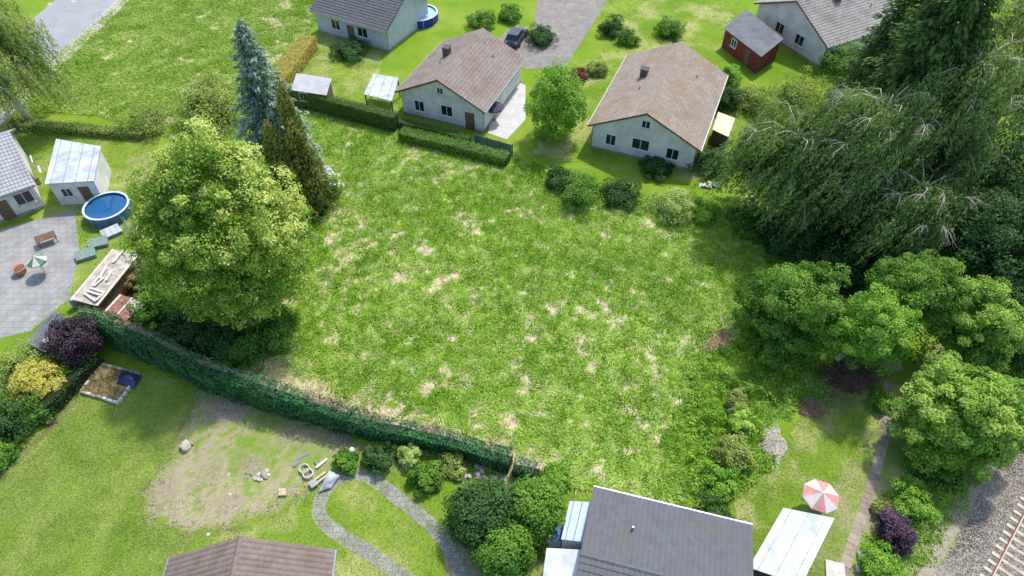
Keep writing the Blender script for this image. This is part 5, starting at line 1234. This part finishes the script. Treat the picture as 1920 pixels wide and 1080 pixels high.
m_ = (q['c'] + q['d']) / 2; MB().box((m_[0], m_[1], 2.22), (np.linalg.norm(q['c'] - q['d']), .25, .025), rz=math.atan2(*(q['c'] - q['d'])[::-1])).build('eave_strip', M['plank'], t)
for p1, p2 in (('d', 'c'), ('c', 'e'), ('e', 'f'), ('f', 'd')):
    p1, p2 = q[p1] * .93, q[p2] * .93; m_ = (p1 + p2) / 2; MB().box((m_[0], m_[1], 1.03), (np.linalg.norm(p1 - p2), .06, 2.06), rz=math.atan2(*(p2 - p1)[::-1])).build('wall', M['timber'], t)

shed('felt_hut', 'low hut with worn grey felt roof behind the purple plum tree', [(-35.76,30.58), (-33.97,29.75), (-33.28,32.65), (-35.00,33.60)], (2.0, 1.9, 1.9, 2.0), 'felt', 'timber', 'hut')
M['ply'] = mat_plain('plywood', '#b5a57f', '#cbbd9a', 2, .8, .1)
px_ = (-34.11,30.95); o = MB().box((0, 0, 0), (.95, .6, .03)).build('plywood_sheet', M['ply'], None, (px_[0], px_[1], 2.02), (0, 0, .95)); tag(o, 'pale plywood sheet lying on the grey felt hut roof', 'plywood')

# things lying by the left house
M['greenframe'] = mat_plain('green_frame', '#6d8577', '#8aa092', 4, .6, .1)
for xy, rz, lab in (((-35.53,44.21), .7, 'pale glazed cold frame leaning open near the pool lawn'), ((-36.64,41.41), .5, 'grey-green cold frame lowest on the side lawn'), ((-36.17,42.85), .4, 'low green cold frame between the other two')):
    t = thing('cold_frame', lab, 'cold frame', xy, rz, 'cold frames on the side lawn'); 
    for dx, dy, sx, sy, h in ((0, -.45, 1.5, .05, .3), (0, .45, 1.5, .05, .5), (-.73, 0, .05, .85, .3), (.73, 0, .05, .85, .3)): MB().box((dx, dy, h / 2), (sx, sy, h)).build('side_board', M['greenframe'], t)
    ld = MB().box((0, 0, .46), (1.56, 1.0, .03), rx=.22).build('lid', M['whitesheet'] if 'pale' in lab else M['greenframe'], t)
    for k in (-1, 0, 1): MB().box((k * .5, 0, .485), (.04, 1.0, .03), rx=.22).build('glazing_bar', M['zinc'], ld)
t = thing('mesh_panel', 'green wire mesh panel leaning beside the lime tree', 'mesh panel', (-34.20,44.21), -.9); mb = MB()
for k in range(9): mb.tube([(-1 + k * .25, 0, 0), (-1 + k * .25, .35, 1.2)], .012, 4)
for k in range(6): mb.tube([(-1, k * .07, k * .24), (1, k * .07, k * .24)], .012, 4)
mb.build('mesh', M['greenframe'], t); MB().tube([(-1, 0, 0), (-1, .35, 1.2), (1, .35, 1.2), (1, 0, 0)], .025, 5).build('frame', M['greenframe'], t)
def pool(label, xy, r, c_wall, c_water):
    t = thing('garden_pool', label, 'pool', xy); MB().lathe([(r, 0), (r + .03, .5), (r, 1.05)], 32, cap=False).build('pool_wall', mat_plain('pool_wall', c_wall, c_wall, 2, .5, .05), t)
    MB().lathe([(r - .1, 1.04), (r - .1, 1.09), (r + .1, 1.09), (r + .1, 1.04)], 32, cap=False).build('rim', mat_plain('pool_rim', '#b7c2cc', '#ccd4da', 2, .5, .05), t)
    MB().lathe([(r - .05, .86), (r - .05, .88)], 32).build('water', mat_plain('pool_water_' + c_water[1:], c_water, c_water, 1, .05, .15, spec=.5, bscale=3, dist=.03), t)
    for k in range(10): a = k * .628; MB().box(((r + .06) * math.cos(a), (r + .06) * math.sin(a), .5), (.07, .1, 1.0), rz=a).build('post', M['zinc'], t)
pool('round garden pool with dark blue water beside the white left annex', (-36.77,46.90), 1.9, '#4d7396', '#245a86')
pool('round garden pool with deep blue wall behind the slate roofed house', (-11.81,83.93), 2.3, '#2238a0', '#9fc2d8')
def table_set(label, xy, rz, mt, top):
    t = thing('garden_table', label, 'table', xy, rz); MB().box((0, 0, .73), (1.6, .9, .05)).build('table_top', top, t)
    for sx in (-1, 1):
        for sy in (-1, 1): MB().box((sx * .7, sy * .36, .35), (.06, .06, .7)).build('leg', mt, t)
table_set('brown garden table on the left patio', (-40.76,43.19), .6, M['timber'], M['timber'])
def parasol(label, xy, r, h, m1, m2):
    t = thing('parasol', label, 'parasol', xy); MB().tube([(0, 0, 0), (0, 0, h)], .03, 8).build('pole', M['zinc'], t); MB().lathe([(.25, 0), (.25, .08), (.05, .1)], 16).build('base', M['concrete'], t)
    for k in range(8):
        a, b = k * math.pi / 4, (k + 1) * math.pi / 4
        MB().add([(0, 0, h), (r * math.cos(a), r * math.sin(a), h - .5), (r * math.cos(b), r * math.sin(b), h - .5), (r * math.cos(a), r * math.sin(a), h - .62), (r * math.cos(b), r * math.sin(b), h - .62)], [(0, 1, 2), (1, 3, 4, 2)]).build('canopy_panel', m1 if k % 2 else m2, t)
M['pinkcloth'] = mat_plain('faded_red_cloth', '#bd8580', '#cc9a94', 2, .8, .1); M['whitecloth'] = mat_plain('white_cloth', '#c4bcba', '#d2cbc8', 2, .8, .1); M['greycloth'] = mat_plain('dark_grey_cloth', '#3d4048', '#50535c', 2, .8, .1)
parasol('faded red and white parasol behind the white pavilion', (19.24,18.84), 1.15, 2.2, M['pinkcloth'], M['whitecloth'])
parasol('dark grey parasol on the white terrace', (-1.93,61.76), 1.1, 2.2, M['greycloth'], M['greycloth'])
parasol('green parasol on the left patio edge', (-39.37,39.51), .8, 2.0, mat_plain('green_cloth', '#4d7a5c', '#5f8b6c', 2, .8, .1), M['whitecloth'])
t = thing('planter', 'terracotta planter on the left patio', 'planter', (-41.35,39.51)); MB().lathe([(.35, 0), (.5, .55), (.54, .58), (.54, .64), (.46, .64), (.42, .5)], 18).build('pot', mat_plain('terracotta', '#b0785c', '#c48d72', 3, .8, .2), t, smooth=True); MB().lathe([(.44, .52), (.3, .57), (.05, .6)], 12).build('soil', M['timber'], t)

# parked car on the court by the driveway
def car(label, xy, rz, paint):
    t = thing('parked_car', label, 'car', xy, rz); pm = mat_plain('car_paint', paint, paint, 2, .25, 0, spec=.6)
    pr = [(-2.1, .35), (-2.12, .75), (-1.95, .92), (-1.2, .98), (1.0, .98), (1.75, .88), (2.1, .72), (2.15, .4)]
    b = MB(); n = len(pr); v = [(x, -.86, z) for x, z in pr] + [(x, .86, z) for x, z in pr]; b.add(v, [tuple(range(n)), tuple(range(n, 2 * n))[::-1]] + [(i, i + n, (i + 1) % n + n, (i + 1) % n) for i in range(n)]); o = b.build('body', pm, t); recalc(o.data)
    cb = MB(); bt = [(-1.85, -.8, .95), (1.05, -.8, .98), (1.05, .8, .98), (-1.85, .8, .95)]; tp4 = [(-1.45, -.64, 1.45), (.25, -.64, 1.47), (.25, .64, 1.47), (-1.45, .64, 1.45)]; cb.add(bt + tp4, [(0, 1, 5, 4), (1, 2, 6, 5), (2, 3, 7, 6), (3, 0, 4, 7)]); cb.build('window_band', M['glass'], t)
    MB().box((-.6, 0, 1.475), (1.74, 1.3, .05)).build('roof', pm, t)
    for sx in (-1.3, 1.35):
        for sy in (-.84, .84):
            wh = MB().tube([(sx, sy - .1, .32), (sx, sy + .1, .32)], .32, 16).build('wheel', M['darkopen'], t); MB().tube([(sx, sy - .105, .32), (sx, sy + .105, .32)], .19, 10).build('rim', M['zinc'], wh)
    for sy in (-.62, .62): MB().box((2.1, sy, .66), (.1, .34, .13)).build('headlight', M['whiteframe'], t); MB().box((-2.1, sy, .78), (.08, .3, .14)).build('tail_light', M['pinkcloth'], t)
car('dark grey car parked beside the pale driveway', (0.52,78.74), 1.25, '#3c4350')

# blue-green plank fence at the end of the low hedge
t = thing('plank_fence', 'blue-green board fence at the right end of the low hedge', 'fence', (-3.81,57.44), 0); a = np.array((-3.81,57.44)); b = np.array((0.00,55.67)); d = b - a; ln = float(np.linalg.norm(d)); an = math.atan2(d[1], d[0]); t.rotation_euler = (0, 0, an)
M['teal'] = mat_plain('teal_boards', '#3f5a63', '#5d7880', 4, .8, .3); nb = int(ln / .16); bm_ = MB().box((0, 0, .65), (.14, .025, 1.3)).mesh('board'); bm_.materials.append(M['teal'])
for k in range(nb): link('board', bm_, None, t, (k * .16 + .08, 0, .02 * ((k * 37) % 5) / 5))
for z in (.35, 1.0): MB().box((ln / 2, .04, z), (ln, .04, .08)).build('rail', M['teal'], t)
for k in range(4): MB().box((k * ln / 3, .09, .68), (.09, .07, 1.36)).build('post', M['timber'], t)

# ------------------------------------------------------------------ raised bed with tarpaulin
BC = [np.array(p) for p in ((-31.26,27.54), (-28.18,26.59), (-27.55,29.08), (-30.73,30.00))]; cc = sum(BC) / 4; t = thing('raised_bed', 'stone-edged raised bed of dry soil beside the thuja hedge', 'raised bed', (cc[0], cc[1], 0)); q = [p - cc for p in BC]
o = MB().prism([tuple(p * .96) for p in q], .0, .22).build('soil', mat_plain('bed_soil', '#6f6348', '#94875f', 2.5, .95, .8, bscale=9, dist=.08), t); recalc(o.data)
L = Leaves(); rng = np.random.default_rng(21); uu = rng.random((900, 2)); pp = (np.outer(1 - uu[:, 0], q[0]) + np.outer(uu[:, 0], q[1])) * (1 - uu[:, 1:]) + (np.outer(1 - uu[:, 0], q[3]) + np.outer(uu[:, 0], q[2])) * uu[:, 1:]
wk = fbm(pp[:, 0] * 1.5, pp[:, 1] * 1.5, 3) > .46; pp = pp[wk] * .94; L.add(np.concatenate([pp, .24 + .2 * rng.random((len(pp), 1))], 1), np.array([0, 0, .8]) + rng.normal(scale=.5, size=(len(pp), 3)), .16, .4, rng); L.build('weeds', LM['brown'], t)['kind'] = 'stuff'
rr = random.Random(9); sm_ = [MB().box((0, 0, 0), (.42, .17, .3)).mesh('edging_stone') for _ in range(2)]
for k, me in enumerate(sm_): me.materials.append((M['palestone'], M['concrete'])[k])
for i in range(4):
    p1, p2 = q[i], q[(i + 1) % 4]; ln = np.linalg.norm(p2 - p1); nst = int(ln / .45)
    for k in range(nst):
        m_ = p1 + (p2 - p1) * (k + .5) / nst; link('edging_stone', sm_[rr.randrange(2)], None, t, (m_[0] + rr.uniform(-.02, .02), m_[1] + rr.uniform(-.02, .02), .15 + rr.uniform(-.03, .02)), (rr.uniform(-.06, .06), rr.uniform(-.06, .06), math.atan2(*(p2 - p1)[::-1]) + rr.uniform(-.06, .06)))
strip('bed_border', [q_ + cc for q_ in (np.array((-30.11,26.28)) - cc, np.array((-27.49,25.49)) - cc, np.array((-26.82,28.80)) - cc)], .75, .014, 'pavement')
def drape(name, label, cat, corners, z, mat, seed, amp=.12, n=16, hump=.0):
    a, b, c, d = [np.array(p, float) for p in corners]; c0 = (a + b + c + d) / 4; V = []; F = []
    for i in range(n + 1):
        for j in range(n + 1):
            u, v = i / n, j / n; p = a * (1 - u) * (1 - v) + b * u * (1 - v) + c * u * v + d * (1 - u) * v - c0
            e = min(u, v, 1 - u, 1 - v) * 2
            V.append((p[0], p[1], z + amp * float(fbm(u * 5 + seed, v * 5, 3)) + hump * math.sin(math.pi * u) * math.sin(math.pi * v) - .10 * (1 - min(1, e * 4))))
    for i in range(n):
        for j in range(n): k = i * (n + 1) + j; F.append((k, k + n + 1, k + n + 2, k + 1))
    o = link(name, npmesh(name, V, F, smooth=True), mat, None, (c0[0], c0[1], 0)); md = o.modifiers.new('thick', 'SOLIDIFY'); md.thickness = .012; return tag(o, label, cat)
drape('tarpaulin', 'dark blue tarpaulin weighed down on the corner of the raised bed', 'tarpaulin', ((-29.00,29.47), (-27.36,28.90), (-27.51,27.82), (-28.90,28.19)), .27, mat_plain('blue_tarp', '#1c2b4a', '#31456b', 2, .35, .1, spec=.5), 3, .10, 16, .28)
def rock(name, label, cat, xy, s, mat, seed, group=None, z=0.0):
    import bmesh
    rng = np.random.default_rng(seed); bm = bmesh.new(); d = sphere_dirs(26, rng)
    for v in d: bm.verts.new(tuple(v * np.array(s) * rng.uniform(.82, 1.1)))
    bmesh.ops.convex_hull(bm, input=bm.verts); me = bpy.data.meshes.new(name); bm.to_mesh(me); bm.free()
    o = link(name, me, mat, None, (xy[0], xy[1], z + s[2] * .6), (0, 0, rng.uniform(0, 6))); return tag(o, label, cat, group)
M['limestone'] = mat_plain('limestone', '#a8a293', '#cfc9ba', 3, .95, .5, bscale=10)
rock('boulder', 'big pale boulder on the trampled yard', 'rock', (-22.24,23.10), (.52, .40, .36), M['limestone'], 1)
rock('small_boulder', 'small grey stone leaning behind the big pale boulder', 'rock', (-21.96,23.38), (.3, .2, .2), M['concrete'], 2)
for i, (xy, lab) in enumerate((((-17.67,18.73), 'pale flat stone lowest on the trampled yard'), ((-18.81,21.13), 'single white stone in the middle of the trampled yard'), ((-17.02,20.90), 'white stone beside the crumbled heap'), ((-18.31,19.71), 'small grey stone left of the crumbled heap'), ((-21.82,27.63), 'white stone at the foot of the thuja hedge'), ((-18.98,17.07), 'white stone at the lower edge of the yard'))):
    rock('stone', lab, 'rock', xy, (.17, .13, .09), M['limestone'], 10 + i)
t = thing('tree_stump', 'dark rotten tree stump at the left lawn edge', 'stump', (-32.35,25.06)); MB().lathe([(.36, 0), (.28, .12), (.25, .32), (.2, .34)], 11).build('stump', M['bark'], t)
for k in range(5): a = k * 1.25; MB().tube([(.2 * math.cos(a), .2 * math.sin(a), .12), (.55 * math.cos(a), .55 * math.sin(a), .0)], [.08, .04], 5).build('root', M['bark'], t)

# ------------------------------------------------------------------ clutter by the looping path
def ring(name, label, cat, xy, r, w_, h, mat, rx=0.0, group=None):
    o = MB().lathe([(r - w_, 0), (r - w_ * .8, h), (r - w_ * .2, h), (r, h * .5), (r, 0)], 22, cap=False).build(name, mat, None, (xy[0], xy[1], 0.08), (rx, 0, 0), smooth=False); return tag(o, label, cat, group)
ring('concrete_ring', 'upper pale concrete ring on the grass', 'ring', (-13.81,21.44), .36, .10, .25, M['palestone'])
ring('concrete_ring', 'lower pale concrete ring with soil inside', 'ring', (-13.49,21.09), .37, .11, .25, M['palestone'])
for i, (xy, rz, sz, mt, lab) in enumerate((
    ((-12.83,20.79), .75, (1.3, .16, .14), 'ply', 'left of two pale timber beams beside the white sheeting'),
    ((-12.56,20.67), .75, (1.3, .16, .14), 'ply', 'right of two pale timber beams beside the white sheeting'),
    ((-14.12,22.42), .6, (.8, .16, .06), 'bluegrey', 'blue-grey board lying highest in the clutter'),
    ((-14.43,21.83), .9, (.45, .2, .1), 'bluegrey', 'short blue-grey offcut left of the concrete rings'),
    ((-12.75,21.87), .8, (.9, .16, .12), 'whiteframe', 'white gutter piece pointing at the leafy patch'),
    ((-13.06,21.83), -.9, (.6, .14, .1), 'greenframe', 'grey-green gutter piece meeting the white one'),
    ((-14.94,19.96), .0, (.5, .22, .16), 'ply', 'upper wooden block on the lower yard edge'),
    ((-14.88,19.71), .05, (.5, .26, .16), 'ply', 'lower wooden block on the lower yard edge'))):
    o = MB().box((0, 0, sz[2] / 2), sz).build('timber_beam' if mt == 'ply' else 'board', M[mt], None, (xy[0], xy[1], .10), (0, 0, rz)); tag(o, lab, 'board' if mt != 'ply' else 'timber')
o = MB().box((0, 0, 0), (.5, .42, .07)).build('stone_slab', M['zinc'], None, (-12.96,20.34) + (.29,), (0, 0, .7)); tag(o, 'grey slab lying on the ends of the timber beams', 'slab')
drape('plastic_sheeting', 'heap of crumpled white plastic sheeting at the path loop', 'sheeting', ((-12.61,19.78), (-11.80,20.11), (-11.32,21.02), (-12.16,21.36)), .12, M['whitesheet'], 9, .25, 18, .45)
t = thing('garden_lamp', 'white globe lamp on a post below the thuja hedge', 'lamp', (-10.69,22.46)); MB().tube([(0, 0, 0), (0, 0, .75)], .05, 8).build('post', M['whiteframe'], t)
pr = [(.02, .73)] + [(.19 * math.sin(k * math.pi / 8), .9 - .19 * math.cos(k * math.pi / 8)) for k in range(1, 8)] + [(.02, 1.09)]; MB().lathe(pr, 16).build('globe', M['whiteframe'], t, smooth=True)
def rubble(name, label, xy, n, spread, mats, seed, cat='rubble'):
    import bmesh
    t = thing(name, label, cat, xy); rng = np.random.default_rng(seed)
    for k in range(n):
        bm = bmesh.new(); s = rng.uniform(.1, .28)
        for v in sphere_dirs(12, rng): bm.verts.new(tuple(v * s * np.array([1.2, .8, .55]) * rng.uniform(.75, 1.15)))
        bmesh.ops.convex_hull(bm, input=bm.verts); me = bpy.data.meshes.new('chunk'); bm.to_mesh(me); bm.free(); r = spread * math.sqrt(rng.random()); a = rng.uniform(0, 6.28)
        link('chunk', me, mats[k % len(mats)], t, (r * math.cos(a) * 1.4, r * math.sin(a) * .6, .12 + .25 * (1 - r / spread) * rng.random()), (rng.uniform(-.5, .5), rng.uniform(-.5, .5), rng.uniform(0, 6)))
M['pinkstone'] = mat_plain('pinkish_rubble', '#b5a29a', '#d6c8c0', 4, .9, .3); M['bluebag'] = mat_plain('blue_bag', '#5f8fa6', '#86aebf', 3, .6, .1)
rubble('rubble_heap', 'pale pinkish rubble at the foot of the thuja hedge end', (-3.02,21.28), 16, .9, [M['pinkstone'], M['limestone']], 4)
rubble('stone_row', 'pale stones under the last hedge stretch', (-1.23,20.75), 10, .6, [M['limestone'], M['pinkstone']], 5, 'stones')
rubble('crumbled_heap', 'grey crumbled stones and scraps on the trampled yard', (-16.87,21.02), 12, .6, [M['limestone'], M['zinc'], M['concrete']], 6)
rubble('rubbish_heap', 'blue and white rubbish heap beyond the pale bush', (18.89,51.01), 18, .8, [M['bluebag'], M['whiteframe'], M['limestone']], 7, 'rubbish')
rubble('log_pile', 'pale sawn wood pile under the leftmost weeping birch', (22.93,49.14), 18, .8, [M['pinkstone'], M['ply'], M['limestone']], 8, 'wood pile')

# ------------------------------------------------------------------ heaps by the footpath
def heap(name, label, cat, xy, rx, ry, h, n, mat, seed, leaf=.2, aspect=.16, rz=0):
    rng = np.random.default_rng(seed); t = thing(name, label, cat, xy, rz); L = Leaves(); a = rng.uniform(0, 6.28, n); r = np.sqrt(rng.random(n)); k = 1 + .5 * (fbm(np.cos(a) * 2.5 + seed, np.sin(a) * 2.5, 3) - .5) * 2
    x, y = rx * r * k * np.cos(a), ry * r * k * np.sin(a); z = h * (1 - r ** 2) * rng.uniform(.75, 1.05, n) + .03
    L.add(np.stack([x, y, z], -1), np.array([0, 0, 1.0]) + rng.normal(scale=.4, size=(n, 3)), leaf, aspect, rng); L.build('cuttings', mat, t)
    V = []; F = []
    m = MB().lathe([(.62, .0), (.5, .4), (.3, .7), (.02, .85)], 16, cap=False); m.v = [(x_ * rx, y_ * ry, z_ * h) for x_, y_, z_ in m.v]; m.build('core', mat_plain(name + '_core', '#6d6254', '#8d8272', 6, .95, .6), t)
heap('straw_heap', 'heap of pale bleached cuttings beside the scrub', 'heap', (17.84,23.42), .85, 1.55, .35, 3000, LM['straw'], 1, .24, .14, -.1)
heap('leaf_heap', 'large dark brown heap of leaf litter under the trees', 'heap', (24.96,28.89), 1.9, 1.4, .4, 3600, LM['litter'], 2, .16, .5)
heap('leaf_heap', 'smaller reddish-brown heap of cuttings left of the leaf litter', 'heap', (21.22,26.23), .85, .8, .25, 1800, LM['litter2'], 3, .17, .3)
heap('brush_heap', 'brown brushwood heap at the right meadow edge', 'heap', (15.88,32.27), 1.9, .75, .22, 1900, LM['brush'], 4, .3, .12, .75)
t = thing('log', 'pale grey log end standing above the leaf heap', 'log', (24.93,30.64), .5); MB().tube([(-.6, 0, .2), (.65, .1, .55)], [.22, .2], 10).build('stem', M['palebark'], t); MB().tube([(.655, .1, .552), (.672, .101, .557)], .17, 10).build('cut_face', M['ply'], t)
o = MB().box((0, 0, .09), (1.1, 1.5, .18)).build('concrete_slab', M['palestone'], None, (19.38,14.63) + (.0,), (0, 0, -.25)); tag(o, 'pale concrete slab beside the bottom of the footpath', 'slab')
for xy, lab in (((21.25,15.71), 'upper white stone block beside the footpath'), ((20.85,15.01), 'lower white stone block beside the footpath')):
    o = MB().box((0, 0, .16), (.3, .42, .32)).build('stone_block', M['palestone'], None, xy + (.0,), (0, 0, -.1)); tag(o, lab, 'stone block')
